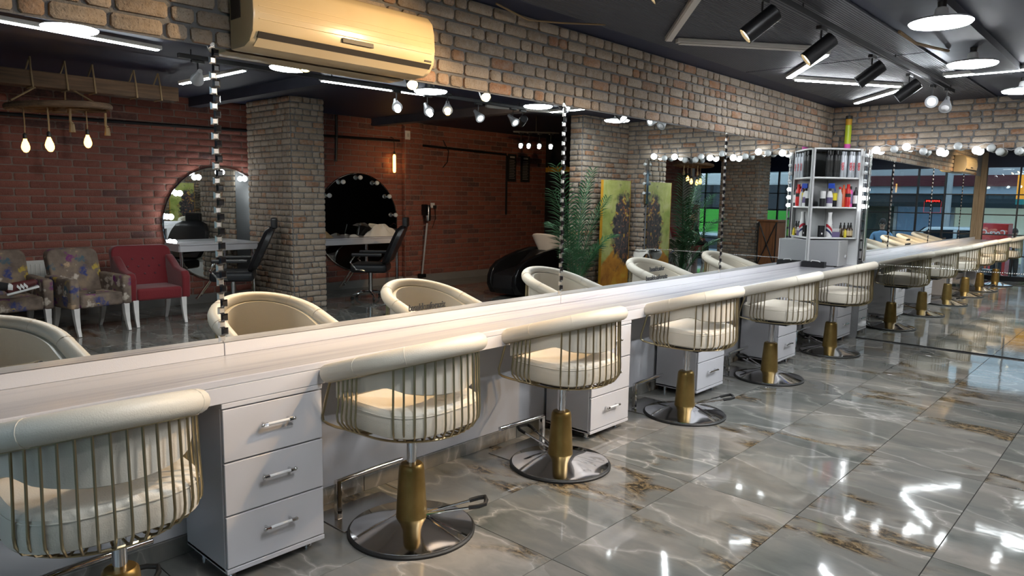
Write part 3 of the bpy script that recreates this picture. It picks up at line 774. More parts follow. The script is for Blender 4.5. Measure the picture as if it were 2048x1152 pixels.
# cans
can_p = ((.0255, 0), (.026, .004), (.026, .225), (.019, .240)); cap_p = ((.016, .240), (.017, .275), (.013, .279))
for i in range(5):
    x, y = pline(.56+.105*i, .02 if i % 2 else -.01)
    t = bottle('hair_spray_can', ['silver grey spray can with red lettering, leftmost of the five on the top shelf board', 'silver spray can, second of five on the top shelf board', 'silver spray can in the middle of the five on the top shelf board',
               'silver spray can with red lettering, fourth of five', 'silver spray can nearest the bulb strip on the top shelf board'][i], 'can', can_p, 'can_silver', (x, y, 1.8505), cap_p, 'can_silver')
    t.rotation_euler = (0, 0, 0)
    if i in (0, 2, 3, 4):
        o = text_obj('lettering', 'osis', .055, (.0155, -.0225, .05), (0, 0, 0), 'red_print', .0004)
        # vertical lettering facing the room
        o.parent = t; o.matrix_local = Matrix(((0, -.61, .79, .0215), (0, -.79, -.61, -.0165), (1, 0, 0, .075), (0, 0, 0, 1)))
for i in range(4):
    x, y = pline(.20+.098*i, .015*(i % 2))
    bottle('hair_spray_can', ['tall black spray can nearest the long mirror on the top shelf board', 'tall black spray can, second from the long mirror', 'tall black spray can, third from the long mirror', 'tall black spray can next to the silver cans'][i], 'can',
           can_p, 'can_black', (x, y, 1.8505), ((.024, .240), (.0245, .285), (.02, .29)), 'black_gloss', ((.0263, .05), (.0263, .18)), 'board_black')
# middle board
z = 1.5165
x, y = pline(.12); bottle('styling_jar', 'white lidded jar over a dark base on the middle shelf board', 'jar', ((.028, 0), (.028, .07)), 'can_black', (x, y, z), ((.028, .07), (.028, .13), (.025, .132)), 'white_plain')
x, y = pline(.30); t = bottle('spray_bottle', 'white spray bottle with a blue trigger head on the middle shelf board', 'bottle', ((.030, 0), (.031, .01), (.031, .09), (.022, .12), (.012, .135)), 'white_plain', (x, y, z), ((.013, .135), (.013, .155)), 'black_rubber', ((.0315, .03), (.0315, .08)), 'purple_plastic')
MB().obox((.012, 0, .178), (.030, 0, .0), (0, .011, 0), (0, 0, .022)).obox((.045, 0, .150), (.004, 0, .004), (0, .006, 0), (-.004, 0, .02)).build('trigger', 'blue_plastic', t, bevel=.004)
x, y = pline(.44, .01); bottle('wax_jar', 'yellow and black wax jar on the middle shelf board', 'jar', ((.022, 0), (.024, .055)), 'can_black', (x, y, z), ((.025, .055), (.027, .115), (.025, .117)), 'yellow_plastic')
x, y = pline(.56); bottle('lotion_bottle', 'clear lotion bottle with red cap on the middle shelf board', 'bottle', ((.026, 0), (.026, .10), (.012, .135), (.012, .15)), 'light_grey', (x, y, z), ((.013, .15), (.013, .172)), 'red_plastic')
x, y = pline(.68, .02); bottle('shampoo_bottle', 'orange red bottle behind the red spray bottle', 'bottle', ((.026, 0), (.027, .14), (.011, .165), (.010, .19)), 'orange_plastic', (x, y, z))
x, y = pline(.76, -.01); bottle('shampoo_bottle', 'bright red bottle in the middle of the middle shelf board', 'bottle', ((.027, 0), (.028, .13), (.018, .16), (.014, .165)), 'red_plastic', (x, y, z), ((.015, .165), (.015, .195)), 'red_plastic', ((.0283, .085), (.0283, .115)), 'hair_dark')
x, y = pline(.86, .02); bottle('tonic_bottle', 'purple labelled pale bottle with dark cap on the middle shelf board', 'bottle', ((.025, 0), (.025, .13), (.012, .15)), 'pink_plastic', (x, y, z), ((.013, .15), (.013, .178)), 'hair_dark', ((.0255, .03), (.0255, .11)), 'purple_plastic')
x, y = pline(.97, -.005); bottle('tonic_bottle', 'black and white bottle nearest the bulb strip', 'bottle', ((.024, 0), (.024, .12), (.010, .15), (.009, .17)), 'can_black', (x, y, z), None, None, ((.0246, .03), (.0246, .10)), 'white_plain')
# lower board
z = 1.1705
x, y = pline(.14); t = thing('product_box', 'black product box next to the striped bottle', 'box', (x, y, z), .7, 'hair products on the corner shelf')
MB().box(-.03, .03, -.025, .025, 0, .13).build('carton', 'can_black', t, bevel=.002, seg=1); MB().box(-.008, .008, -.0256, -.0252, .03, .05).build('label_mark', 'white_plain', t)
x, y = pline(.33, -.01)
def stripes():
    m, tt, b = nt('barber_stripe'); tc = tt.nodes.new('ShaderNodeTexCoord'); s = tt.nodes.new('ShaderNodeSeparateXYZ'); tt.links.new(tc.outputs['Object'], s.inputs[0])
    a = math_node(tt, 'ADD', math_node(tt, 'MULTIPLY', s.outputs['Z'], 9), math_node(tt, 'MULTIPLY', s.outputs['X'], 9))
    c = ramp(tt, math_node(tt, 'FRACT', a), ((0, (.75, .75, .75)), (.25, (.02, .03, .10)), (.45, (.75, .75, .75)), (.6, (.5, .02, .04)), (.85, (.75, .75, .75))), 'CONSTANT')
    tt.links.new(c, b.inputs['Base Color']); b.inputs['Roughness'].default_value = .35
stripes()
bottle('neck_spray_bottle', 'white bottle with red and blue barber stripes on the lower shelf board', 'bottle', ((.030, 0), (.031, .01), (.031, .12), (.022, .17), (.019, .20), (.022, .235)), 'white_plain', (x, y, z), None, None, ((.0314, .012), (.0314, .125)), 'barber_stripe')
x, y = pline(.50, .0); t = thing('product_box', 'purple grey boxes stacked beside the striped bottle', 'box', (x, y, z), .8, 'hair products on the corner shelf')
MB().box(-.045, .045, -.03, .03, 0, .06).build('carton', 'purple_plastic', t, bevel=.002, seg=1); MB().box(-.045, .04, -.03, .03, .061, .10).build('carton', 'light_grey', t, bevel=.002, seg=1)
for i, k in enumerate((.64, .76, .84, .93)):
    x, y = pline(k, .015*(i % 2))
    bottle('serum_bottle', ['small dark dropper bottle beside the purple boxes', 'amber dropper bottle with tan label behind the yellow vial', 'amber dropper bottle with tan label, second from the bulb strip', 'amber dropper bottle with tan label nearest the bulb strip'][i], 'bottle',
           ((.021, 0), (.021, .075), (.010, .09)), 'amber_glass', (x, y, z), ((.011, .09), (.010, .115), (.006, .118), (.007, .135), (.003, .14)), 'black_rubber', ((.0214, .015), (.0214, .065)) if i else None, 'label_tan')
x, y = pline(.71, -.045); bottle('serum_vial', 'small bright yellow vial at the front of the lower shelf board', 'bottle', ((.013, 0), (.013, .05), (.007, .06)), 'yellow_plastic', (x, y, z), ((.008, .06), (.008, .075)), 'yellow_plastic')
# microwave and organiser
mw = thing('microwave', 'grey microwave standing on the counter under the corner shelf', 'microwave', (0, 0, HC))
MB().box(.022, .335, 8.285, 8.56, .012, .292).build('housing', 'grey_metal', mw, bevel=.004)
MB().box(.3355, .352, 8.285, 8.56, .010, .294).build('front_panel', 'light_grey', mw, bevel=.004)
MB().lathe(((.024, 0), (.022, .014), (.0, .016)), 20, (.352, 8.50, .11), (1, 0, 0)).build('knob', 'light_grey', mw, True)
MB().box(.352, .3545, 8.30, 8.45, .03, .27).build('door', 'light_grey', mw, bevel=.001, seg=1)
for x in (.05, .31):
    for y in (8.30, 8.54): MB().lathe(((.012, 0), (.012, .012)), 10, (x, y, 0)).build('foot', 'black_rubber', mw)
og = thing('organiser_tray', 'black open tray with combs in front of the microwave', 'tray', (.15, 8.10, HC), .1)
MB().box(-.12, .12, -.05, .05, 0, .006).build('tray_base', 'black_metal', og)
for a, b2, c_, d_ in ((-.12, .12, -.05, -.044), (-.12, .12, .044, .05), (-.12, -.114, -.044, .044), (.114, .12, -.044, .044)):
    MB().box(a, b2, c_, d_, .0062, .062).build('tray_wall', 'black_metal', og, bevel=.001, seg=1)
tag(MB().tube([(.10, 8.085, HC+.02), (.13, 8.095, HC+.075), (.20, 8.105, HC+.068), (.245, 8.115, HC+.03)], .006, 7).build('comb', 'white_plain', None, True), 'pale comb lying in the black tray', 'comb')

# ------------------------------------------------------------------ globe bulbs along the end mirror
gx = [(.544, 2.165, 1), (.713, 2.158, 0), (.851, 2.172, 1), (1.014, 2.128, 0), (1.183, 2.135, 1), (1.308, 2.17, 0), (1.484, 2.145, 1), (1.637, 2.160, 0), (1.71, 2.115, 0), (1.859, 2.125, 0), (2.02, 2.15, 1), (2.18, 2.13, 0), (2.33, 2.16, 1)]
gs = thing('globe_string_light', 'row of globe bulbs along the top of the end wall mirror', 'string light', (0, YE-.012, 0))
cb_pts = []
for i, (x, zz, on) in enumerate(gx):
    cb_pts += [Vector((x, -.006, zz+.02)), Vector((x+.07, -.008, zz+.05-.05*((i*37) % 3)/2))]
    d = Vector((rnd.uniform(-.25, .25), -1, rnd.uniform(-.35, .1))).normalized()
    MB().cyl((x, -.002, zz), Vector((x, -.002, zz))+d*.035, .014, n=12).build('lamp_holder', 'black_rubber', gs, True)
    g = MB().lathe([(.012, 0), (.018, .008), (.034, .026), (.041, .048), (.036, .070), (.020, .084), (.0001, .088)], 16, Vector((x, -.002, zz))+d*.034, d).build('bulb', 'globe_soft' if on else 'globe_off', gs, True)
MB().tube([Vector((.47, -.006, 2.15)), Vector((.50, -.006, 2.19))]+cb_pts, .003, 5).build('cable', 'light_grey', gs, True)

# ------------------------------------------------------------------ ceiling lamps
def ufo():
    t = thing('ufo_lamp', 'x', 'ceiling lamp', (0, 0, 0), 0, 'round disc lamps hanging in a row')
    MB().lathe(((.0001, -.012), (.10, -.012), (.142, -.004), (.150, .006)), 36).build('diffuser', 'ufo_light', t, True)
    MB().lathe(((.151, .0065), (.140, .018), (.07, .030), (.034, .040), (.030, .075), (.022, .082)), 36).build('housing', 'white_plain', t, True)
    MB().lathe(((.021, .083), (.023, .115), (.012, .125), (.004, .13), (.004, ZL-2.50-.012)), 12).build('cord', 'black_rubber', t, True)
    return t
u0_ = ufo()
UL = ['lit disc lamp nearest the shop front, seen in the first mirror panel', 'lit disc lamp in front of the brick column in the mirror', 'lit disc lamp at the top right, nearest of those seen directly', 'lit disc lamp at the right, middle of those seen directly', 'lit disc lamp at the right edge of the picture']
for i, y in enumerate((1.43, 2.94, 4.37, 5.75, 7.31)):
    o = u0_ if i == 0 else copy_tree(u0_)
    o['label'] = UL[i]; o.location = ((1.87, 2.0, 2.04, 1.94, 2.025)[i], y, 2.50-(.05 if i < 0 else 0))
def led(a, b, lit, label, z=2.615):
    a, b = Vector((a[0], a[1], 0)), Vector((b[0], b[1], 0)); d = b-a; L = d.length
    t = thing('led_tube', label, 'led light', (a.x, a.y, z), math.atan2(d.y, d.x), 'straight led tubes on the ceiling')
    MB().box(0, L, -.026, .026, 0, .030).build('housing', 'tube_white', t, bevel=.006)
    MB().box(.02, L-.02, -.021, .021, -.008, -.0005).build('diffuser', 'led_light' if lit else 'tube_white', t, bevel=.003, seg=1)
    return t
led((1.18, 3.41), (.44, 4.33), 0, 'unlit white led tube at the top centre, left arm of the zigzag')
led((.455, 4.41), (1.06, 5.20), 0, 'unlit white led tube running right to the black spots')
led((1.10, 5.40), (.50, 6.22), 1, 'short lit led tube under the second black spot')
led((.505, 6.33), (1.11, 7.27), 1, 'lit led tube between the black spots above the end wall')
led((1.06, 7.46), (.43, 8.20), 1, 'lit led tube nearest the corner above the shelf')
led((1.52, 6.90), (2.75, 6.92), 1, 'lit led tube crossing the ceiling at the right edge')
led((2.44, .55), (2.69, 2.27), 1, 'long lit led tube at the upper left in the mirror')
led((4.86, 3.32), (3.48, 3.34), 1, 'lit led tube left of the brick column in the mirror')
led((2.945, 3.80), (2.875, 5.0), 1, 'lit led tube right of the brick column in the mirror')
led((3.47, 6.60), (2.78, 6.83), 1, 'lit led tube above the red wall, near the second bead strip')
led((3.05, 6.10), (2.68, 7.15), 0, 'unlit led tube crossing the lit one near the second bead strip')
for t_ in C.objects:
    if t_.name.startswith('led_tube') and t_.location.x > XP+.36: t_.location.z = 2.70
# track with black cylinder spots
def tube_track(x, y0, y1, z, label):
    t = thing('light_track', label, 'light track', (x, y0, z))
    MB().box(-.018, .018, 0, y1-y0, 0, .034).build('rail', 'black_metal', t, bevel=.003, seg=1)
    MB().box(-.006, .006, .01, y1-y0-.01, -.001, .0).build('rail_slot', 'charcoal_panel', t)
    for k in range(4): MB().cyl((0, .1+k*(y1-y0-.2)/3, .034), (0, .1+k*(y1-y0-.2)/3, ZL-z-.001 if x < XP else ZU-z), .005, n=6).build('hanger_rod', 'black_metal', t)
    return t
tube_track(1.425, 2.2, 7.75, 2.585, 'black ceiling light track running toward the end wall')
tube_track(2.70, 2.4, 6.4, 2.585, 'second black ceiling track carrying the bell spots')
def spot(kind, loc, aim, label, face, light=None):
    t = thing('track_spot', label, 'spot lamp', loc, 0, 'track spot lamps')
    d = (Vector(aim)-Vector(loc)).normalized(); q = Vector((0, 0, 1)).rotation_difference(d)
    h = 2.585-loc[2]
    MB().box(-.016, .016, -.05, .05, h-.022, h-.001).build('adapter', 'black_metal', t, bevel=.003, seg=1)
    MB().tube([(0, 0, h-.02), (0, 0, h*.5), tuple(-d*.02)], .006, 6).build('arm', 'black_metal', t, True)
    if kind == 'cyl':
        MB().lathe(((.040, -.09), (.046, -.085), (.046, .10), (.041, .10), (.041, .085)), 24, (0, 0, 0), d).build('housing', 'black_metal', t, True)
        MB().lathe(((.0001, .086), (.040, .086)), 20, (0, 0, 0), d).build('lens', face, t)
    else:
        MB().lathe(((.018, -.10), (.022, -.06), (.030, -.03), (.050, .045), (.052, .06), (.046, .06)), 20, (0, 0, 0), d).build('shade', 'grey_metal' if kind == 'bell' else 'black_metal', t, True)
        MB().lathe(((.0001, .075), (.022, .070), (.034, .058), (.040, .044)), 16, (0, 0, 0), d).build('bulb', face, t, True)
    if light:
        l = bpy.data.lights.new('spot_beam', 'SPOT'); l.energy = light[0]*SPOT_W; l.color = light[1]; l.spot_size = R(light[2]); l.spot_blend = .6; l.shadow_soft_size = .025
        lo = bpy.data.objects.new('spot_beam', l); C.objects.link(lo); lo.parent = t
        lo.matrix_local = Matrix.Translation(d*.115) @ (Vector((0, 0, -1)).rotation_difference(d)).to_matrix().to_4x4()
    return t
COOL = (.84, .92, 1); WARM = (1, .66, .32)
spot('cyl', (1.41, 2.71, 2.46), (.25, 1.95, 1.55), 'warm track spot seen only in the mirror, touching a disc lamp', 'spot_face_warm', (105, WARM, 100))
spot('cyl', (1.40, 3.62, 2.46), (.2, 2.85, 1.3), 'black cylinder spot at the top, nearest the camera on the track', 'spot_face_warm', (75, WARM, 80))
spot('cyl', (1.41, 4.42, 2.46), (.2, 3.7, 1.3), 'second black cylinder spot from the camera on the track', 'spot_face_warm', (50, (1, .76, .48), 80))
spot('cyl', (1.39, 5.46, 2.46), (.2, 5.1, 1.5), 'third black cylinder spot from the camera on the track', 'spot_face_cool', (26, COOL, 70))
spot('cyl', (1.39, 6.42, 2.46), (.2, 6.1, 1.5), 'fourth black cylinder spot from the camera on the track', 'spot_face_cool', (26, COOL, 70))
spot('bell', (1.40, 7.13, 2.45), (1.9, 4.6, 1.9), 'lit spot shining toward the camera at the end of the track', 'spot_face_cool', (14, COOL, 80))
spot('bell', (1.45, 7.42, 2.45), (1.5, 6.9, 2.0), 'silver unlit spot at the far end of the track', 'light_grey')
for i, (x, y, w) in enumerate(((2.70, 4.50, 0), (2.70, 4.90, 0), (2.70, 5.63, 0), (2.68, 6.17, 0))):
    spot('bell', (x, y, 2.45), (.6, y-1.2+.3*i, .9), ['bell spot nearest the brick column in the mirror', 'second bell spot right of the column in the mirror', 'third bell spot, left of the crossing led tubes in the mirror', 'bell spot in front of the crossing led tubes in the mirror'][i], 'spot_face_cool', (40, COOL, 75))
spot('bell', (2.44, 4.94, 2.45), (.55, 3.3, .55), 'warm glowing spot among the cool ones in the mirror', 'spot_face_warm', (95, WARM, 62))
spot('cyl', (2.72, 6.38, 2.46), (6.9, 9.5, 1.5), 'grey cylinder spot given an added warm beam on the red wall', 'spot_face_warm', (150, (1, .60, .28), 75))  # fixture itself is unlit; this warm beam is added to wash the red wall
spot('bell', (2.70, 2.55, 2.46), (6.6, 3.6, 1.2), 'bell spot at the near end of the second track, turned to the armchairs', 'spot_face_cool', (42, (1, .92, .85), 80))
for i, (x, y) in enumerate(((4.69, 8.55), (4.62, 8.66), (4.52, 8.80), (4.41, 8.95))):
    t = spot('par', (x, y, 2.42), (x-1.2, y-1.5, 1.3), ['dark par lamp, leftmost of four above the wash unit', 'brass coloured par lamp, second of four above the wash unit', 'dark par lamp, third of four above the wash unit', 'dark par lamp, rightmost of four above the wash unit'][i], 'spot_face_cool', (12, (1, .95, .88), 70))
MB_ = thing('light_bar', 'dark bar carrying the four par lamps above the wash unit', 'light track', (4.55, 8.75, 2.585))
MB().obox((0, 0, .012), (.22, -.30, 0), (.016, .012, 0), (0, 0, .012)).build('bar', 'black_metal', MB_)
MB().cyl((0, 0, .02), (0, 0, ZU-2.585), .01, n=8).build('drop_rod', 'black_metal', MB_)

# loose cables on the ceiling
tag(MB().tube([(.12, 3.0, 2.64), (.10, 3.3, 2.61), (.16, 3.55, 2.63), (.3, 3.8, 2.645)], .006, 6).build('ceiling_cable', 'rope', None, True), 'loose cable end above the brick band', 'cable')
tag(MB().tube([(1.70, 4.9, 2.60), (1.73, 5.15, 2.57), (1.78, 5.4, 2.575), (1.80, 5.7, 2.60)], .010, 7).build('ceiling_rope', 'rope', None, True), 'rope hanging along the ceiling beam at the top right', 'rope')

# ------------------------------------------------------------------ rustic beam with edison lamps
bm_ = thing('wooden_beam', 'old wooden beam hanging on ropes, seen at the upper left of the mirror', 'beam', (5.3, 0, 2.56))
MB().box(-.09, .09, .35, 3.45, 0, .15).build('timber', 'old_wood', bm_, bevel=.012)
for k, y in enumerate((1.0, 1.75, 2.05, 2.35, 2.6, 3.0, 3.25)):
    MB().tube([(-.095, y, .16), (-.1, y+.01, -.005), (.1, y+.01, -.005), (.095, y, .16), (0, y+.02, ZU-2.56)], .009, 6).tube([(-.095, y, .15), (0, y+.02, ZU-2.56)], .009, 6).build('rope_sling', 'rope', bm_, True)
wh = thing('wheel_chandelier', 'wooden wheel wrapped in rope under the beam, carrying edison bulbs', 'chandelier', (5.3, 2.3, 2.39))
MB().tube([(.44*math.cos(a), .44*math.sin(a), .03*math.sin(a)) for a in [2*PI*i/36 for i in range(36)]], .032, 8, True).build('rim', 'old_wood', wh, True)
for k in range(4):
    a = PI*k/4; MB().cyl((-.43*math.cos(a), -.43*math.sin(a), 0), (.43*math.cos(a), .43*math.sin(a), 0), .018, n=8).build('spoke', 'old_wood', wh, True)
MB().lathe(((.06, -.05), (.07, 0), (.06, .05)), 14).build('hub', 'old_wood', wh, True)
for a in (.4, 2.5, 4.6): MB().cyl((.42*math.cos(a), .42*math.sin(a), .02), (.08*math.cos(a), .2*math.sin(a), .17), .009, n=6).build('rope_stay', 'rope', wh, True)
EDL = ['glowing edison bulb, leftmost under the wooden wheel', 'glowing edison bulb, second from the left under the wheel', 'glowing edison bulb, third from the left under the wheel', 'glowing edison bulb at the right under the wheel']
def edison(loc, zc, label, group='edison bulbs'):
    t = thing('edison_bulb', label, 'light bulb', loc, 0, group)
    MB().lathe([(.0001, -.075), (.018, -.070), (.034, -.045), (.038, -.02), (.030, .015), (.017, .045), (.015, .06)], 14).build('glass', 'edison_glass', t, True)
    MB().lathe(((.018, .058), (.019, .10), (.008, .115)), 12).build('socket', 'black_rubber', t, True)
    MB().tube([(0, 0, .11), (.006, .004, zc*.5), (0, 0, zc)], .006, 6).build('cord', 'rope', t, True)
    return t
for i, (y, z, dx) in enumerate(((2.00, 2.00, .05), (2.16, 2.02, -.12), (2.22, 2.02, .08), (2.54, 2.075, .0))): edison((5.3+dx, y, z), 2.375-z, EDL[i])
for (x, y) in ((5.3, 2.72), (5.15, 2.35)):
    tag(MB().tube([(x, y, 2.37), (x+.01, y, 2.25), (x, y+.01, 2.22)], [.012, .012, .02], 7).tube([(x, y+.01, 2.22), (x, y+.01, 2.14)], [.022, .03], 7).build('rope_tassel', 'rope', None, True),
        'frayed rope tassel at the right of the wheel' if y > 2.5 else 'frayed rope tassel under the middle of the wheel', 'rope')
# tube edison lamp by the second round mirror
t = thing('wall_lamp', 'glowing amber tube lamp hanging on the red brick wall', 'wall lamp', (XR-.12, 7.80, 2.12))
MB().lathe([(.0001, -.16), (.02, -.155), (.026, -.13), (.026, .12), (.018, .145), (.016, .15)], 14).build('glass', 'edison_glass', t, True)
MB().lathe(((.018, .15), (.020, .20), (.008, .21)), 12).build('socket', 'black_rubber', t, True)
MB().tube([(0, 0, .20), (.0, .0, .33), (.03, .01, .42), (.10, .0, .45)], .006, 6).build('cord', 'black_rubber', t, True)

# ------------------------------------------------------------------ objects on the red wall
def conduit(pts, label):
    tag(MB().tube(pts, .022, 8).build('wall_conduit', 'black_metal', None, True), label, 'pipe')
xw = XR-.035
conduit([(xw, 1.3, 2.42), (xw, 5.0, 2.47), (xw, 7.98, 2.52)], 'long black conduit across the red wall behind the column')
conduit([(xw, 8.52, 2.47), (xw, 10.70, 2.43), (xw, 10.73, 2.40), (xw, 10.73, 1.22)], 'black conduit with a bend on the red wall left of the price boards')
conduit([(xw, 6.70, 2.84), (xw, 6.70, 2.53), (xw, 6.68, 2.1)], 'short black vertical conduit beside the column')
tag(MB().tube([(xw, 9.0, 2.6), (xw-.02, 9.12, 2.4), (xw-.01, 9.10, 2.2), (xw-.02, 8.98, 2.10)], .009, 6).build('hanging_cable', 'black_rubber', None, True), 'loose black cable dangling on the red wall', 'cable')
t = thing('price_board', 'narrow black price board on the red wall, left of the pair', 'sign', (xw, 10.90, 2.17)); MB().box(0, .02, -.12, .12, -.28, .28).build('board', 'board_black', t, bevel=.004)
t2 = thing('price_board', 'narrow black price board on the red wall, right of the pair', 'sign', (xw, 11.31, 2.16)); MB().box(0, .02, -.14, .14, -.27, .27).build('board', 'board_black', t2, bevel=.004)
for tt in (t, t2):
    MB().box(-.0015, 0, -.07, .07, .20, .235).build('heading', 'chalk', tt)
    for k in range(12): MB().box(-.0012, 0, -.09, .06+.02*(k % 2), .15-.033*k, .158-.033*k).build('price_line', 'chalk', tt)
t = thing('wall_socket', 'white wall socket with a black plug on the red wall', 'socket', (XR-.02, 8.76, 1.40))
MB().box(-.008, .01, -.045, .045, -.045, .045).build('plate', 'white_plain', t, bevel=.004); MB().box(-.05, -.008, .0, .05, -.06, .0).build('plug', 'black_rubber', t, bevel=.006)
MB().tube([(-.04, .03, -.06), (-.02, .05, -.25), (-.01, -.02, -.42)], .005, 5).build('cord', 'black_rubber', t, True)
t = thing('wall_socket', 'white socket box high on the red wall near the tube lamp', 'socket', (XR-.115, 8.10, 2.62)); MB().box(-.01, .02, -.05, .05, -.075, .075).build('plate', 'white_plain', t, bevel=.004)
MB().box(-.014, -.0101, -.025, .025, -.03, .03).build('face', 'light_grey', t, bevel=.003)
vc = thing('stick_vacuum', 'grey stick vacuum cleaner hung on the brick pilaster', 'vacuum cleaner', (XR-.17, 8.52, 0))
MB().cyl((0, -.14, .16), (0, -.02, 1.08), .018, n=10).build('wand', 'grey_metal', vc, True)
MB().lathe(((.045, 0), (.05, .03), (.05, .24), (.03, .29)), 16, (0, .0, 1.12)).build('dust_bin', 'steel_plate', vc, True)
MB().box(-.05, .08, -.10, -.03, 1.22, 1.42).build('motor_body', 'black_gloss', vc, bevel=.02)
MB().box(-.06, .06, -.20, -.09, .10, .17).build('floor_head', 'black_gloss', vc, bevel=.015)
rd = thing('radiator', 'white panel radiator on the red wall behind the armchairs', 'radiator', (XR-.10, 2.15, .12))
MB().box(0, .07, -.55, .55, 0, .60).build('panel', 'radiator_white', rd, bevel=.008)
for k in range(22): MB().box(-.008, .0, -.52+k*.048, -.50+k*.048, .04, .56).build('rib', 'radiator_white', rd, bevel=.004, seg=1)
for y in (-.35, .35): MB().box(.02, .06, y-.02, y+.02, -.12, 0).build('foot', 'radiator_white', rd)

def round_mirror(y, label, lit):
    t = thing('round_mirror', label, 'mirror', (XR-.03, y, 1.115), 0, 'round mirrors on the red wall')
    r = .80
    MB().lathe(((.0001, .012), (r, .012), (r, -.004), (.0001, -.004)), 72, (0, 0, 0), (-1, 0, 0)).build('glass', 'mirror_glass', t)
    MB().tube([(-.008, (r+.008)*math.cos(2*PI*k/72), (r+.008)*math.sin(2*PI*k/72)) for k in range(72)], .011, 6, True).build('frame', 'chrome', t, True)
    for k in range(9):
        a = R(-18+k*27); p = Vector((-.012, (r-.06)*math.cos(a), (r-.06)*math.sin(a)))
        MB().cyl(p, p+Vector((-.025, 0, 0)), .018, n=10).build('lamp_holder', 'chrome', t, True)
        MB().lathe([(.014, .025), (.034, .045), (.040, .065), (.032, .088), (.0001, .100)], 14, p, (-1, 0, 0)).build('bulb', 'globe_on' if lit and k not in (0,) else 'globe_off', t, True)
    return t
round_mirror(4.74, 'round wall mirror with lit bulbs left of the brick column', True)
round_mirror(7.10, 'round wall mirror with unlit bulbs right of the brick column', False)
def console(y0, y1, label):
    t = thing('console_table', label, 'console table', (0, 0, 0), 0, 'console tables under the round mirrors')
    MB().box(6.53, XR-.055, y0, y1, .865, .885).build('table_top', 'white_lacquer', t, bevel=.003)
    MB().box(6.545, 6.565, y0+.01, y1-.01, .78, .8645).build('front_apron', 'white_lacquer', t, bevel=.002, seg=1)
    for y in (y0, y1-.02): MB().box(6.566, XR-.055, y+.002, y+.018, .78, .8645).build('side_apron', 'white_lacquer', t)
    for y in (y0+.05, y1-.05): MB().cyl((6.60, y, 0), (6.60, y, .864), .024, n=14).build('leg', 'chrome', t, True)
    return t
console(3.93, 5.04, 'white console table under the lit round mirror')
console(6.05, 7.62, 'white console table under the unlit round mirror, strewn with towels')
def cloth(name, label, c, r, h, m, seed):
    rg = random.Random(seed); ph = [rg.uniform(0, 6) for _ in range(4)]
    def fn(u, v):
        a = 2*PI*u; rr_ = r*v*(1+.18*math.sin(3*a+ph[0])+.1*math.sin(7*a+ph[1]))
        z = h*(1-v**1.6)*(1+.35*math.sin(5*a+ph[2])*v+.25*math.sin(9*a+8*v+ph[3])*v)
        return (c[0]+rr_*.55*math.cos(a), c[1]+rr_*math.sin(a), c[2]+max(z, .002)+.001)
    return tag(MB().grid(fn, 40, 14, True).build(name, m, None, True, weld=True), label, 'towel')
cloth('towel', 'heap of pale towels on the console at its right end', (6.76, 7.36, .886), .30, .20, 'towel_white', 1)
cloth('towel', 'brown towel on the console near the brick column', (6.80, 6.25, .886), .20, .12, 'towel_tan', 2)
cloth('towel', 'small white cloth in the middle of the towel strewn console', (6.78, 6.82, .886), .10, .04, 'towel_white', 3)
tag(MB().obox((6.85, 7.08, .975), (.01, .02, .08), (0, .11, -.02), (.012, 0, 0)).build('tablet', 'black_gloss', None, bevel=.004), 'dark tablet propped on the console by the towels', 'tablet')

def barber():
    t = thing('barber_chair', 'x', 'barber chair', (0, 0, 0), 0, 'black barber chairs facing the round mirrors')
    MB().box(-.27, .27, -.26, .28, .42, .55).build('seat', 'black_leather', t, bevel=.05, seg=3)
    def back(u, v):
        z = .54+.58*u; x0 = .27+.08*math.sin(PI*u)-(.10*max(0, u-.75)*4*.4); y0 = .24+.26*u
        cs = [(-1, 0), (-.9, .06), (0, .045), (.9, .06), (1, 0), (.9, -.05), (0, -.065), (-.9, -.05)]
        k = v*8; i = int(k) % 8; f = k-int(k); a = cs[i]; b = cs[(i+1) % 8]
        e = 1 if .03 < u < .97 else .75
        return ((a[0]+(b[0]-a[0])*f)*x0*e, y0+(a[1]+(b[1]-a[1])*f)*(1.0 if .03 < u < .97 else .3), z)
    MB().grid(back, 15, 25).build('backrest', 'black_leather', t, True, weld=True)
    MB().box(-.13, .13, .50, .58, 1.10, 1.25).build('headrest', 'black_leather', t, bevel=.03, seg=3)
    for s in (-1, 1):
        MB().box(s*.31-.035, s*.31+.035, -.22, .22, .67, .715).build('armrest', 'black_leather', t, bevel=.015)
        MB().tube([(s*.31, -.18, .67), (s*.315, -.24, .58), (s*.31, -.16, .48), (s*.24, .0, .44)], .013, 8).build('arm_tube', 'chrome', t, True)
    MB().cyl((0, 0, .10), (0, 0, .43), .032, n=14).build('column', 'chrome', t, True)
    for k in range(5):
        a = 2*PI*k/5+.3
        MB().tube([(0, 0, .11), (.17*math.cos(a), .17*math.sin(a), .10), (.30*math.cos(a), .30*math.sin(a), .065)], [.024, .02, .014], 8).build('base_arm', 'chrome', t, True)
        MB().lathe(((.026, -.012), (.028, 0), (.026, .012)), 12, (.30*math.cos(a), .30*math.sin(a), .028), (math.sin(a), -math.cos(a), 0)).build('caster', 'black_rubber', t, True)
    MB().tube([(-.2, -.26, .44), (-.2, -.42, .2), (0, -.46, .18), (.2, -.42, .2), (.2, -.26, .44)], .014, 8).build('foot_bar', 'chrome', t, True)
    return t
b0 = barber(); b0['label'] = 'black barber chair in front of the lit round mirror, half hidden by the column'; b0.location = (6.08, 4.42, 0); b0.rotation_euler = (0, 0, R(32))
b1 = copy_tree(b0, 'black barber chair with reclined back in front of the towel strewn console'); b1.location = (5.86, 6.48, 0); b1.rotation_euler = (0, 0, R(46))

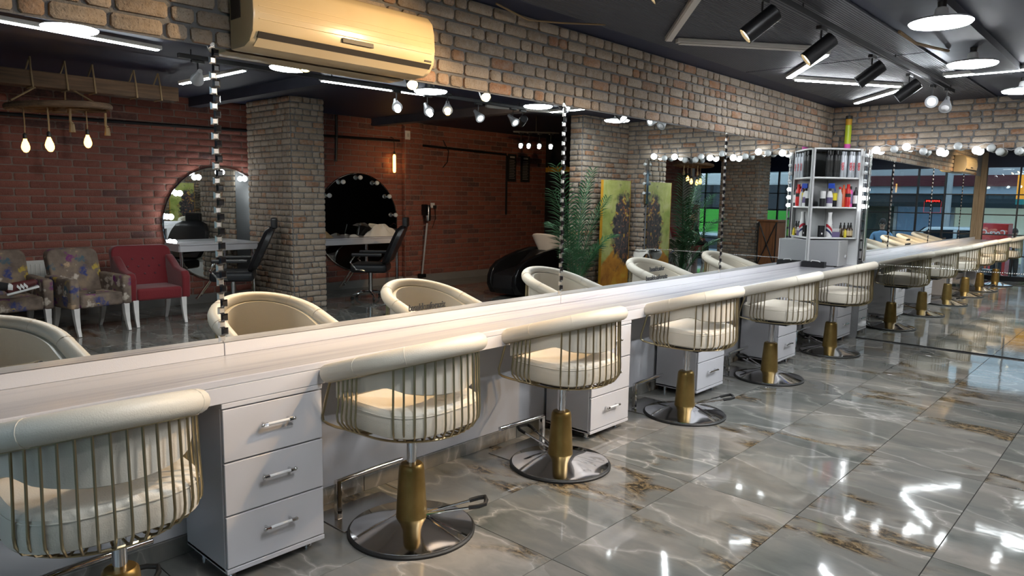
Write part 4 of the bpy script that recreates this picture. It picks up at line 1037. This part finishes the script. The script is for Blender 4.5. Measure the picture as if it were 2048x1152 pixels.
# ------------------------------------------------------------------ armchairs
def armchair(label, m, tuft, loc, rz, cat='armchair'):
    t = thing('armchair', label, cat, loc, rz, 'armchairs in a row by the red wall')       # faces -x
    w = .255 if tuft else .235
    MB().box(-.30, .20, -w+.002, w-.002, .30, .445).build('seat', m, t, True, bevel=.035, seg=3)
    wb_ = w+.085 if tuft else w+.035
    out = []
    for s_ in (-1, 1):
        ang = [R(a_) for a_ in ((180, 150, 120, 90) if s_ < 0 else (90, 60, 30, 0))]
        out += [(s_*(wb_-.08)+.08*math.cos(a_), .83+.08*math.sin(a_)) for a_ in ang]
    poly = [(-wb_, .31)]+out+[(wb_, .31)]
    def bx_(y, z): return .13+.17*((z-.31)/.6)
    bk = MB().prism([(bx_(y, z), y, z) for y, z in poly], (.115, 0, 0)).build('backrest', m, t, True, bevel=.025, seg=3)
    for s_ in (-1, 1):
        if tuft: pr = [(-.29, .30), (-.31, .56), (-.27, .625), (-.02, .655), (.14, .75), (.24, .80), (.24, .30)]
        else: pr = [(-.30, .30), (-.305, .62), (.26, .635), (.22, .30)]
        MB().prism([(x, s_*w, z) for x, z in pr], (0, s_*.095, 0)).build('arm', m, t, True, bevel=.028, seg=3)
    for x, y, dx in ((-.26, -.27, -.06), (-.26, .27, -.06), (.18, -.25, .09), (.18, .25, .09)):
        MB().tube([(x, y, .31), (x+dx*.15, y, .20), (x+dx*.5, y, .09), (x+dx, y, 0)], [.042, .036, .028, .022], 4).build('leg', 'leg_white', t)
    if tuft:
        for r_ in range(3):
            for c_ in range(4 if r_ % 2 else 3):
                yy = (-.12, 0, .12)[c_] if r_ % 2 == 0 else (-.18, -.06, .06, .18)[c_]; zz = .57+.09*r_
                MB().lathe(((.0001, .008), (.009, .006), (.014, 0)), 10, (bx_(yy, zz)-.001, yy, zz), (-1, 0, .28)).build('button', 'facade_red', t, True)
    return t
armchair('red velvet armchair with buttoned back, empty, beside the console table', 'red_velvet', True, (5.97, 3.345, 0), R(2))
armchair('empty floral armchair with white legs and a phone on the seat', 'floral_fabric', False, (5.84, 2.62, 0), R(-10))
armchair('floral armchair at the left edge, under the crossed foot', 'floral_fabric', False, (5.97, 1.90, 0), R(-4))
armchair('red velvet armchair in which the person sits', 'red_velvet', True, (5.98, 1.16, 0), R(-6))
tag(MB().obox((5.72, 2.62, .450), (.07, .02, 0), (-.01, .035, 0), (0, 0, .004)).build('mobile_phone', 'black_gloss', None, bevel=.002), 'dark phone lying on the empty floral armchair', 'phone')

# ------------------------------------------------------------------ people
def body_mesh(name, joints, bones, parent):
    """joints: name -> (pos, radius); bones: (a, b, material). one continuous skinned surface"""
    names = list(joints); idx = {n: i for i, n in enumerate(names)}
    me = bpy.data.meshes.new(name); me.from_pydata([joints[n][0] for n in names], [(idx[a], idx[b]) for a, b, m in bones], [])
    o = bpy.data.objects.new(name, me); C.objects.link(o)
    bpy.context.view_layer.objects.active = o
    md = o.modifiers.new('skin', 'SKIN'); sv = me.skin_vertices[0].data
    for n in names:
        r = joints[n][1]; sv[idx[n]].radius = (r, r) if not isinstance(r, tuple) else r
        sv[idx[n]].use_root = (n == names[0])
    ss = o.modifiers.new('sub', 'SUBSURF'); ss.levels = 2; ss.render_levels = 2
    dg = bpy.context.evaluated_depsgraph_get(); dg.update()
    ev = bpy.data.meshes.new_from_object(o.evaluated_get(dg)); bpy.data.objects.remove(o)
    ml = []
    for a, b, m in bones:
        if m not in ml: ml.append(m)
    ev.materials.clear()
    for m in ml: ev.materials.append(MATS[m])
    for p in ev.polygons:
        c = p.center; best = 1e9
        for a, b, m in bones:
            A, B = Vector(joints[a][0]), Vector(joints[b][0]); d = B-A; k = max(0, min(1, (c-A).dot(d)/max(d.length_squared, 1e-9)))
            q = (c-(A+d*k)).length/((joints[a][1]*(1-k)+joints[b][1]*k)+.01)
            if q < best: best = q; p.material_index = ml.index(m)
        p.use_smooth = True
    ob = bpy.data.objects.new(name, ev); C.objects.link(ob); ob.parent = parent
    return ob
def fingers(J, B, pre, wrist, d, side, m='skin', curl=Vector((0, 0, -1)), s=1.0):
    """five short chains rooted inside the palm"""
    d = Vector(d).normalized(); side = Vector(side).normalized(); W = Vector(wrist)
    J[pre+'palm'] = (tuple(W+d*.055*s), .024*s); B.append((pre+'wrist', pre+'palm', m))
    for i, (off, L) in enumerate(((-.028, .065), (-.010, .075), (.010, .070), (.027, .055))):
        a = W+d*.085*s+side*off*s; b = a+(d*.6+curl*.35).normalized()*L*.55*s; c = b+(d*.3+curl*.75).normalized()*L*.45*s
        J[f'{pre}f{i}a'] = (tuple(a), .0095*s); J[f'{pre}f{i}b'] = (tuple(b), .0085*s); J[f'{pre}f{i}c'] = (tuple(c), .007*s)
        B += [(pre+'palm', f'{pre}f{i}a', m), (f'{pre}f{i}a', f'{pre}f{i}b', m), (f'{pre}f{i}b', f'{pre}f{i}c', m)]
    a = W+d*.03*s-side*.036*s; b = a+(d*.7-side*.4).normalized()*.042*s
    J[pre+'ta'] = (tuple(a), .011*s); J[pre+'tb'] = (tuple(b), .009*s); B += [(pre+'palm', pre+'ta', m), (pre+'ta', pre+'tb', m)]
def head_parts(t, c, f, hair, hm='hair_dark'):
    c, f = Vector(c), Vector(f).normalized(); up = Vector((0, 0, 1)); s = f.cross(up).normalized()
    def hp(u, v):
        a = 2*PI*u; b = v*PI*.62
        p = s*math.sin(b)*math.cos(a)*.082+f*(math.sin(b)*math.sin(a)*.100)+up*math.cos(b)*.118
        if math.sin(a) > .2: p = p+up*.03*math.sin(b)*math.sin(a)
        return c+p-f*.012+up*.012
    MB().grid(hp, 24, 9, True).build('hair', hm, t, True, weld=True)
    for k in (-1, 1):
        q = c+f*.083+s*k*.030+up*.008
        sphere(.009, q, 8, 5).build('eye', 'white_plain', t, True); sphere(.0052, q+f*.006, 8, 5).build('pupil', 'hair_dark', t, True)
        sphere(.022, c+s*k*.077-f*.005, 8, 6, .4, .7, 1).v
        e = sphere(.020, (0, 0, 0), 8, 6); e.v = [tuple(c+s*k*.076+s*v[0]*.35+f*v[1]*.6+up*v[2]*1.3-up*.005) for v in e.v]; e.build('ear', 'skin', t, True)
    MB().add([c+f*.083+up*.012, c+f*.084-s*.013-up*.028, c+f*.084+s*.013-up*.028, c+f*.110-up*.024], [(0, 1, 3), (0, 3, 2), (1, 2, 3), (0, 2, 1)]).build('nose', 'skin', t)
    MB().obox(c+f*.085-up*.052, s*.020, up*.004, f*.005).build('mouth', 'facade_red', t, bevel=.001, seg=1)
def seated_person():
    t = thing('person', 'person in a dark jacket with chin on hand, sitting with one leg crossed', 'person', (0, 0, 0))
    x, y = 5.93, 1.18
    J = {'pelvis': ((x, y, .56), .125), 'waist': ((x+.03, y, .72), .115), 'chest': ((x+.03, y, .90), .135), 'neckbase': ((x+.01, y, 1.06), .07), 'neck': ((x-.01, y, 1.10), .05),
         'chin': ((x-.035, y+.01, 1.16), .062), 'skull': ((x-.025, y+.01, 1.245), .083), 'crown': ((x-.015, y+.01, 1.30), .060),
         'shl': ((x+.0, y-.17, 1.00), .062), 'ell': ((x-.10, y-.25, .76), .048), 'lwrist': ((x-.22, y-.08, .66), .028),
         'shr': ((x+.0, y+.17, 1.00), .062), 'elr': ((x-.17, y+.24, .80), .048), 'rwrist': ((x-.135, y+.07, 1.065), .027),
         'hl': ((x-.05, y-.10, .55), .095), 'knl': ((x-.42, y-.12, .52), .066), 'anl': ((x-.45, y-.12, .10), .042), 'tol': ((x-.60, y-.12, .045), .036),
         'hr': ((x-.05, y+.10, .56), .095), 'knr': ((x-.40, y+.28, .66), .066), 'anr': ((x-.45, y+.66, .585), .042), 'tor': ((x-.47, y+.80, .62), .036)}
    B = [('pelvis', 'waist', 'jacket_navy'), ('waist', 'chest', 'jacket_navy'), ('chest', 'neckbase', 'jacket_navy'), ('neckbase', 'neck', 'skin'), ('neck', 'chin', 'skin'), ('chin', 'skull', 'skin'), ('skull', 'crown', 'skin'),
         ('chest', 'shl', 'jacket_navy'), ('shl', 'ell', 'jacket_navy'), ('ell', 'lwrist', 'jacket_navy'), ('chest', 'shr', 'jacket_navy'), ('shr', 'elr', 'jacket_maroon'), ('elr', 'rwrist', 'jacket_maroon'),
         ('pelvis', 'hl', 'trouser_black'), ('hl', 'knl', 'trouser_black'), ('knl', 'anl', 'trouser_black'), ('anl', 'tol', 'shoe_maroon'), ('pelvis', 'hr', 'trouser_black'), ('hr', 'knr', 'trouser_black'), ('knr', 'anr', 'trouser_black'), ('anr', 'tor', 'shoe_maroon')]
    fingers(J, B, 'l', J['lwrist'][0], (-.8, .3, -.3), (.3, .8, 0)); fingers(J, B, 'r', J['rwrist'][0], (.35, -.45, .8), (.8, .3, 0), curl=Vector((.3, -.6, .2)))
    body_mesh('body', J, B, t); head_parts(t, (x-.03, y+.01, 1.23), (-1, .25, .05), True)
    a = Vector(J['anr'][0]); d = (Vector(J['tor'][0])-a).normalized()
    sd = d.cross(Vector((0, 0, 1))).normalized(); up = sd.cross(d)
    # sneaker on the crossed foot
    def shoe(u, v):
        aa = 2*PI*u; L = -.075+.29*v
        w = .046*(1-.35*abs(v-.55)**1.5)*(1 if 0 < v < 1 else .2); hgt = (.058-.028*v)*(1 if 0 < v < 1 else .3)
        return a+d*L+sd*w*math.cos(aa)+up*(hgt*math.sin(aa)+.0)
    sh_ = MB().grid(shoe, 16, 13, True).build('sneaker', 'shoe_maroon', t, True, weld=True)
    MB().obox(a+d*.07-up*.052, d*.142, sd*.043, up*.011).build('sole', 'white_plain', sh_, bevel=.008)
    for k in range(3):
        for s2 in (-1, 1): MB().obox(a+d*(.045+.03*k)+sd*s2*.047-up*.008, d*.006+up*.012, sd*.003, up*.022-d*.011).build('stripe', 'white_plain', sh_)
    MB().cyl(a-up*.0+Vector((.005, -.045, .004)), a+Vector((.0, -.005, .0)), .045, .046, 14).build('sock', 'white_plain', t, True)
    MB().obox((x-.112, y, .88), (.004, 0, 0), (0, .035, 0), (0, 0, .012)).build('jacket_emblem', 'chalk', t, bevel=.003)
    return t
seated_person()
def standing(label, loc, rz, shirt, trouser, scale=1.0):
    t = thing('person', label, 'person', loc, rz)
    J = {'pelvis': ((0, 0, .95), .115), 'waist': ((0, 0, 1.10), .105), 'chest': ((0, 0, 1.30), .125), 'neckbase': ((0, .01, 1.46), .06), 'neck': ((0, .0, 1.51), .045), 'chin': ((0, -.02, 1.56), .058), 'skull': ((0, -.01, 1.645), .08), 'crown': ((0, 0, 1.70), .055),
         'shl': ((-.18, 0, 1.40), .058), 'ell': ((-.24, -.03, 1.14), .043), 'lwrist': ((-.22, -.16, .95), .026), 'shr': ((.18, 0, 1.40), .058), 'elr': ((.25, -.02, 1.13), .043), 'rwrist': ((.24, -.10, .90), .026),
         'hl': ((-.09, 0, .88), .09), 'knl': ((-.10, -.02, .49), .06), 'anl': ((-.10, .01, .09), .04), 'tol': ((-.11, -.15, .035), .032), 'hr': ((.09, 0, .88), .09), 'knr': ((.10, -.03, .49), .06), 'anr': ((.11, .02, .09), .04), 'tor': ((.12, -.14, .035), .032)}
    B = [('pelvis', 'waist', shirt), ('waist', 'chest', shirt), ('chest', 'neckbase', shirt), ('neckbase', 'neck', 'skin'), ('neck', 'chin', 'skin'), ('chin', 'skull', 'skin'), ('skull', 'crown', 'skin'), ('chest', 'shl', shirt), ('shl', 'ell', shirt), ('ell', 'lwrist', 'skin'),
         ('chest', 'shr', shirt), ('shr', 'elr', shirt), ('elr', 'rwrist', 'skin'), ('pelvis', 'hl', trouser), ('hl', 'knl', trouser), ('knl', 'anl', trouser), ('anl', 'tol', 'black_rubber'), ('pelvis', 'hr', trouser), ('hr', 'knr', trouser), ('knr', 'anr', trouser), ('anr', 'tor', 'black_rubber')]
    fingers(J, B, 'l', J['lwrist'][0], (.1, -.3, -.8), (.3, .9, 0), curl=Vector((.3, 0, -.5))); fingers(J, B, 'r', J['rwrist'][0], (0, -.2, -.9), (.1, .9, 0), curl=Vector((-.3, 0, -.5)))
    body_mesh('body', J, B, t); head_parts(t, (0, -.012, 1.63), (0, -1, -.1), True)
    t.scale = (scale,)*3
    return t

# ------------------------------------------------------------------ wash unit, palm, painting, small table, boiler, desk
ws = thing('hair_wash_unit', 'black curved hair wash lounge with a white basin', 'wash unit', (4.62, 8.05, 0), R(-4))   # head end toward +y
prof = [(.0, .20), (.01, .34), (.07, .46), (.20, .55), (.45, .63), (.75, .70), (1.10, .75), (1.30, .74), (1.42, .64), (1.44, .30), (1.30, .02), (.30, .02), (.08, .06)]
MB().prism([(-.30, y, z) for y, z in prof], (.10, 0, 0)).build('side_shell', 'black_gloss', ws, True, bevel=.03, seg=3)
MB().prism([(.20, y, z) for y, z in prof], (.10, 0, 0)).build('side_shell', 'black_gloss', ws, True, bevel=.03, seg=3)
MB().prism([(-.199, y, z) for y, z in ((.03, .15), (.06, .36), (.40, .42), (.65, .45), (1.05, .70), (1.25, .70), (1.35, .4), (1.25, .05), (.1, .05))], (.398, 0, 0)).build('seat', 'black_leather', ws, True, bevel=.02)
def basin(u, v):
    a = 2*PI*u; k = (1.0, 1.04, 1.0, .9, .72, .5, .0)[min(int(v*6+.001), 6)]; z = (.74, .98, 1.0, .985, .84, .78, .77)[min(int(v*6+.001), 6)]
    b = (.62, 1, 1, 1, 1, 1, 1)[min(int(v*6+.001), 6)]
    ex = .7
    cx, sy = math.cos(a), math.sin(a)
    zz = z+(-.10*sy if v < .55 else -.04*sy)*(1 if z > .8 else 0)
    return (math.copysign(abs(cx)**ex, cx)*.29*k*b, 1.40+math.copysign(abs(sy)**ex, sy)*.36*k*b, zz-.12)
MB().grid(basin, 36, 7, True).build('basin', 'basin_white', ws, True, weld=True)
MB().tube([(.0, 1.68, .80), (.0, 1.66, .95), (0, 1.58, .98), (0, 1.50, .93)], .014, 8).build('tap', 'chrome', ws, True)

pm = thing('potted_palm', 'tall green palm in a dark pot beside the grey brick pier', 'plant', (2.66, 7.38, 0))
MB().lathe(((.13, 0), (.14, .02), (.17, .30), (.18, .31), (.165, .31), (.155, .27), (.0001, .26)), 24).build('pot', 'pot_dark', pm, True)
def frond(az, lean, L, droop, seed):
    rg = random.Random(seed); b = MB(); pts = []; n = 16
    d0 = Vector((math.cos(az), math.sin(az), 0))
    for i in range(n+1):
        s = i/n; th = lean+droop*s*s
        if i == 0: p = Vector((0, 0, .26))
        else: p = pts[-1]+(d0*math.sin(th)+Vector((0, 0, 1))*math.cos(th))*L/n
        pts.append(p)
    pts = [Vector((q.x*.8, q.y*(1 if q.y < 0 else .62), q.z)) for q in pts]
    b.tube(pts, [.010*(1-.85*i/n)+.001 for i in range(n+1)], 5)
    sd = d0.cross(Vector((0, 0, 1)))
    m_ = 27
    for k in range(m_):
        s = .30+.70*k/(m_-1); f = s*n; i = min(int(f), n-1); p = pts[i].lerp(pts[i+1], f-i); tg = (pts[i+1]-pts[i]).normalized()
        up = sd.cross(tg).normalized()
        ll = .23*(math.sin(PI*min(1, (s-.22)/.86))**.6)+.03
        for q in (-1, 1):
            dd = (tg*.75+sd*q*.95+up*rg.uniform(.0, .25)).normalized(); w = (tg-dd*tg.dot(dd)).normalized()*.0078
            mid = p+dd*ll*.5; tip = p+dd*ll-Vector((0, 0, .22*ll))
            nn = dd.cross(w).normalized()*.003
            b.add([p-w*.4, mid-w+nn, tip, mid+w+nn, p+w*.4, mid-nn*1.2], [(0, 1, 5), (1, 2, 5), (2, 3, 5), (3, 4, 5), (4, 0, 5)])
    return b.build('frond', 'palm_green', pm, False)
for i, (az, lean, L, dr) in enumerate(((262, .10, 1.78, .50), (248, .34, 1.35, .95), (105, .07, 1.72, .42), (112, .26, 1.50, .60), (122, .42, 1.15, .85), (256, .22, 1.55, .60), (185, .05, 1.50, .22),
                                       (230, .50, 1.0, .80), (100, .50, .95, .70))):
    frond(R(az), lean, L, dr, i)
for i in range(7):
    a = i*.9; MB().cyl((.05*math.cos(a), .05*math.sin(a), .25), (.02*math.cos(a), .02*math.sin(a), .7), .012, .008, 7).build('stem', 'palm_green', pm, True)
pt = thing('canvas_painting', 'tall narrow abstract painting in green, black and orange leaning by the pier', 'painting', (2.62, 7.89, .07))
MB().box(-.018, .018, 0, .65, 0, 1.75).build('canvas', 'abstract_paint', pt, bevel=.003, seg=1)
for y in (-.006, .65): MB().box(-.019, .02, y, y+.006, 0, 1.75).build('edge_strip', 'hanger_yellow', pt)
for y in (.12, .5): MB().box(-.1, .12, y, y+.03, -.07, -.0005).build('stand_foot', 'old_wood', pt)
tb = thing('side_table', 'small chrome side table between the painting and the end mirror', 'table', (2.43, 8.63, 0))
MB().lathe(((.11, .845), (.115, .85), (.11, .858)), 28).build('table_top', 'chrome', tb, True); MB().cyl((0, 0, .01), (0, 0, .845), .016, n=10).build('stem', 'chrome', tb, True); MB().lathe(((.10, 0), (.09, .010), (.02, .02)), 24).build('base', 'chrome', tb, True)
def drape(u, v):
    a = 2*PI*u; r = .118*v*1.05; z = .862-(max(0, v-.80)*.55*(1+.6*math.sin(3*a)))+.006*math.sin(9*a)*v
    return (2.43+r*math.cos(a)*(1+.1*math.sin(4*a)), 8.63+r*math.sin(a), max(z, .72))
tag(MB().grid(drape, 40, 12, True).build('towel', 'towel_white', None, True, weld=True), 'white towel draped on the small chrome side table', 'towel')
bo = thing('gas_boiler', 'white wall mounted gas boiler in the corner by the shop front', 'boiler', (XR-.035, -.55, 1.46))
MB().box(-.34, 0, -.22, .22, 0, .76).build('casing', 'radiator_white', bo, bevel=.015)
MB().box(-.345, -.3405, -.18, .18, .03, .14).build('control_panel', 'light_grey', bo, bevel=.004)
for y in (-.06, .06): MB().lathe(((.022, 0), (.02, .015)), 14, (-.345, y, .085), (-1, 0, 0)).build('dial', 'black_rubber', bo, True)
for y in (-.12, -.04, .04, .12): MB().cyl((-.12, y, -.30), (-.12, y, 0), .011, n=8).build('pipe', 'chrome', bo, True)
MB().lathe(((.055, .76), (.055, .98), (.05, 1.0)), 18, (-.17, 0, 0)).build('flue', 'white_plain', bo, True)
dk = thing('reception_desk', 'wooden reception desk with black crossed steel bars', 'desk', (3.78, .33, 0))
for k in range(5): MB().box(.0+k*.092, .09+k*.092, .60, .625, .05, 1.10).build('plank', 'desk_wood', dk, bevel=.002, seg=1)
MB().box(.0, .46, .02, .599, .05, 1.10).build('carcass', 'desk_wood', dk)
MB().box(-.03, .50, .0, .66, 1.101, 1.14).build('desk_top', 'desk_wood', dk, bevel=.004)
for (a, b2) in (((.02, .640, .06), (.44, .640, 1.08)), ((.44, .640, .06), (.02, .640, 1.08)), ((.015, .640, .05), (.015, .640, 1.09)), ((.445, .640, .05), (.445, .640, 1.09)), ((.015, .640, .05), (.445, .640, .05))):
    MB().cyl(a, b2, .014, n=6).build('steel_bar', 'black_metal', dk)
MB().box(.02, .44, .05, .58, 0, .05).build('plinth', 'black_metal', dk)
hr = thing('coat_hanger_rail', 'yellow wooden hanger rail in the dark back corner', 'hanger', (5.75, YB-.06, 2.12))
MB().box(0, 1.25, -.02, .03, 0, .10).build('rail_board', 'hanger_yellow', hr, bevel=.004)
for k in range(5): MB().tube([(.12+.25*k, -.02, .06), (.12+.25*k, -.07, .05), (.12+.25*k, -.08, .12)], .008, 6).build('hook', 'hanger_yellow', hr, True)

# ------------------------------------------------------------------ street outside the shop front
GZ = -.95
struct(MB().box(-14, 20, -16, YS-.15, GZ-.1, GZ).build('ground', 'asphalt'), 'asphalt street outside the shop front')
struct(MB().box(-14, 20, -3.2, YS-.15, GZ, GZ+.10).build('pavement', 'pavement'), 'grey pavement in front of the shop')
struct(MB().box(-14, 20, -16, -11.2, GZ, GZ+.22).build('pavement_far', 'pavement'), 'grey pavement across the street')
YF = -14.5
bl = thing('shop_building', 'shop building across the street with a dark red band and dark awning', 'building', (0, YF, GZ))
MB().box(-14, 20, -1.0, -.5, 0, 5.2).build('wall', 'facade_pale', bl)
MB().box(-14, 20, -.5, -.25, 3.24, 3.66).build('sign_band', 'facade_red', bl)
MB().box(-14, 20, -.5, -.42, 2.93, 3.238).build('clerestory', 'strip_blue', bl)
MB().prism([(-14, -.5, 2.92), (-14, .4, 2.60), (-14, .4, 2.42), (-14, -.5, 2.45)], (34, 0, 0)).build('awning', 'awning_dark', bl)
for k in range(16):
    x = -13+k*2.05; MB().box(x, x+1.9, -.498, -.46, .35, 2.45).build('window', ('shop_lit', 'shop_dark', 'shop_lit', 'shop_blue', 'shop_dark')[k % 5], bl)
    MB().box(x+1.92, x+2.03, -.49, -.40, .22, 2.45).build('pilaster', 'facade_pale', bl)
for k in range(8):
    x = -12+k*4.2; MB().box(x, x+3.0, -.50, -.46, 4.05, 4.75).build('window', 'car_glass', bl, bevel=.02); MB().box(x-.08, x+3.08, -.499, -.49, 3.98, 4.82).build('window_frame', 'light_grey', bl)
for x in (-2.6, 3.2): MB().cyl((x, 1.2, .22), (x, 1.2, 4.2), .11, n=12).build('column', 'facade_pale', bl)
ls = thing('led_sign', 'red led running sign in a window across the street', 'sign', (2.42, -8.45, 1.62))
ls.scale = (.5, .5, .5)
MB().box(-.0, .9, -.03, 0, .0, .22).build('panel', 'black_gloss', ls)
for k in range(9): MB().box(.06+k*.09, .12+k*.09, .0, .006, .05+.02*(k % 2), .17).build('segment', 'led_red', ls)
for k in range(12):
    MB().box(-.02+.08*k, 0.0+.08*k, 0, .006, -.62, -.60).build('border_dot', 'led_red', ls)
    for x in (-.04, .92): MB().box(x, x+.02, 0, .006, -.6+.06*k, -.58+.06*k).build('border_dot', 'led_red', ls)
MB().cyl((.45, -.02, (GZ-1.62)*2), (.45, -.02, .0), .03, n=8).build('sign_post', 'black_metal', ls)
def car(label, loc, rz, m):
    t = thing('car', label, 'car', loc, rz)
    pr = [(-2.0, .28), (-2.05, .62), (-1.95, .86), (-1.15, .98), (1.55, 1.0), (1.95, .92), (2.02, .55), (1.98, .28)]
    MB().prism([(x, -.85, z) for x, z in pr], (0, 1.7, 0)).build('body', m, t, True, bevel=.07, seg=3)
    gr = [(-1.10, .97), (-.45, 1.50), (1.25, 1.53), (1.80, .99)]
    MB().prism([(x, -.74, z) for x, z in gr], (0, 1.48, 0)).build('cabin', m, t, True, bevel=.07, seg=3)
    for s in (-1, 1):
        for poly in ([(-.88, 1.03), (-.40, 1.42), (.28, 1.44), (.28, 1.03)], [(.38, 1.03), (.38, 1.44), (1.12, 1.45), (1.52, 1.03)]):
            MB().prism([(x, s*.737, z) for x, z in poly], (0, s*.012, 0)).build('side_window', 'car_glass', t)
        for x in (-1.28, 1.25):
            MB().lathe(((.31, -.10), (.33, -.08), (.33, .08), (.31, .10)), 22, (x, s*.78, .33), (0, 1, 0)).build('wheel', 'black_rubber', t, True)
            MB().lathe(((.20, 0), (.05, .02)), 16, (x, s*.885, .33), (0, s, 0)).build('wheel_rim', 'grey_metal', t, True)
        MB().box(-2.03, -1.97, s*.62-.15, s*.62+.15, .62, .76).build('headlamp', 'acrylic', t, bevel=.02)
    MB().prism([(-1.02, -.66, 1.045), (-.50, -.66, 1.475), (-.50, .66, 1.475), (-1.02, .66, 1.045)], (-.02, 0, .015)).build('windscreen', 'car_glass', t)
    return t
car('pale blue white car parked across the street, seen in the end mirror', (2.45, -10.3, GZ), R(176), 'car_white').scale = (1.12, 1.12, 1.18)
car('pale car parked at the right beyond the fridge', (-2.9, -5.6, GZ), R(4), 'car_white')
car('pale blue car parked in front of the green bus', (6.9, -3.9, GZ), R(3), 'car_white')
fr = thing('drinks_fridge', 'red drinks fridge with white script lettering on the pavement', 'fridge', (-.03, -2.35, GZ+.10))
MB().box(-.36, .36, -.34, .30, .05, 2.0).build('cabinet', 'red_plastic', fr, bevel=.015)
MB().box(-.30, .30, .301, .318, .20, 1.62).build('door_glass', 'car_glass', fr, bevel=.005)
for k in range(4):
    MB().box(-.27, .27, .3185, .324, .30+.32*k, .315+.32*k).build('shelf_edge', 'light_grey', fr)
    for j in range(7): MB().box(-.26+.075*j, -.215+.075*j, .3185, .323, .32+.32*k, .50+.32*k).build('can_row', ('red_plastic', 'can_black', 'orange_plastic')[(j+k) % 3], fr)
for x in (-.3, .3): MB().box(x-.03, x+.03, -.3, .26, 0, .05).build('foot', 'black_metal', fr)
o = text_obj('lettering', 'Coca-Cola', .17, (0, .303, 1.74), (PI/2, 0, PI), 'white_plain', .002, 'CENTER', .85); o.parent = fr
os_ = thing('street_sign', 'orange and teal sign at the right edge in the end mirror', 'sign', (.15, -6.25, GZ))
MB().box(-.30, .30, -.03, .0, 2.70, 3.35).build('orange_panel', 'sign_orange', os_); MB().box(-.30, .30, -.03, 0, 2.55, 2.695).build('teal_panel', 'sign_teal', os_); MB().cyl((0, -.04, 0), (0, -.04, 3.3), .035, n=10).build('post', 'grey_metal', os_)
bs = thing('bus', 'green and white bus standing in front of the shop', 'bus', (9.6, -5.3, GZ))
MB().box(-4.2, 4.2, -2.3, 0, .35, 2.25).build('lower_body', 'bus_green', bs, bevel=.05); MB().box(-4.2, 4.2, -2.3, .0, 2.252, 3.05).build('window_band', 'car_glass', bs); MB().box(-4.2, 4.2, -2.3, 0, 3.052, 3.45).build('roof', 'white_plain', bs, bevel=.06)
for x in (-3.5, -2.2, -.9, .4, 1.7, 3.0): MB().box(x-.05, x+.05, -.0, .012, 2.26, 3.05).build('window_post', 'black_metal', bs)
for x in (-2.8, 2.6): MB().lathe(((.44, -.12), (.46, -.1), (.46, .1), (.44, .12)), 24, (x, -.10, .46), (0, 1, 0)).build('wheel', 'black_rubber', bs, True)
standing('person in a light blue shirt walking on the street, seen in the end mirror', (2.98, -4.45, GZ), R(190), 'shirt_blue', 'trouser_navy', 1.2)
standing('person in a grey shirt standing in the street beyond the fridge', (-.4, -8.6, GZ), R(150), 'shirt_grey', 'trouser_black', 1.05)
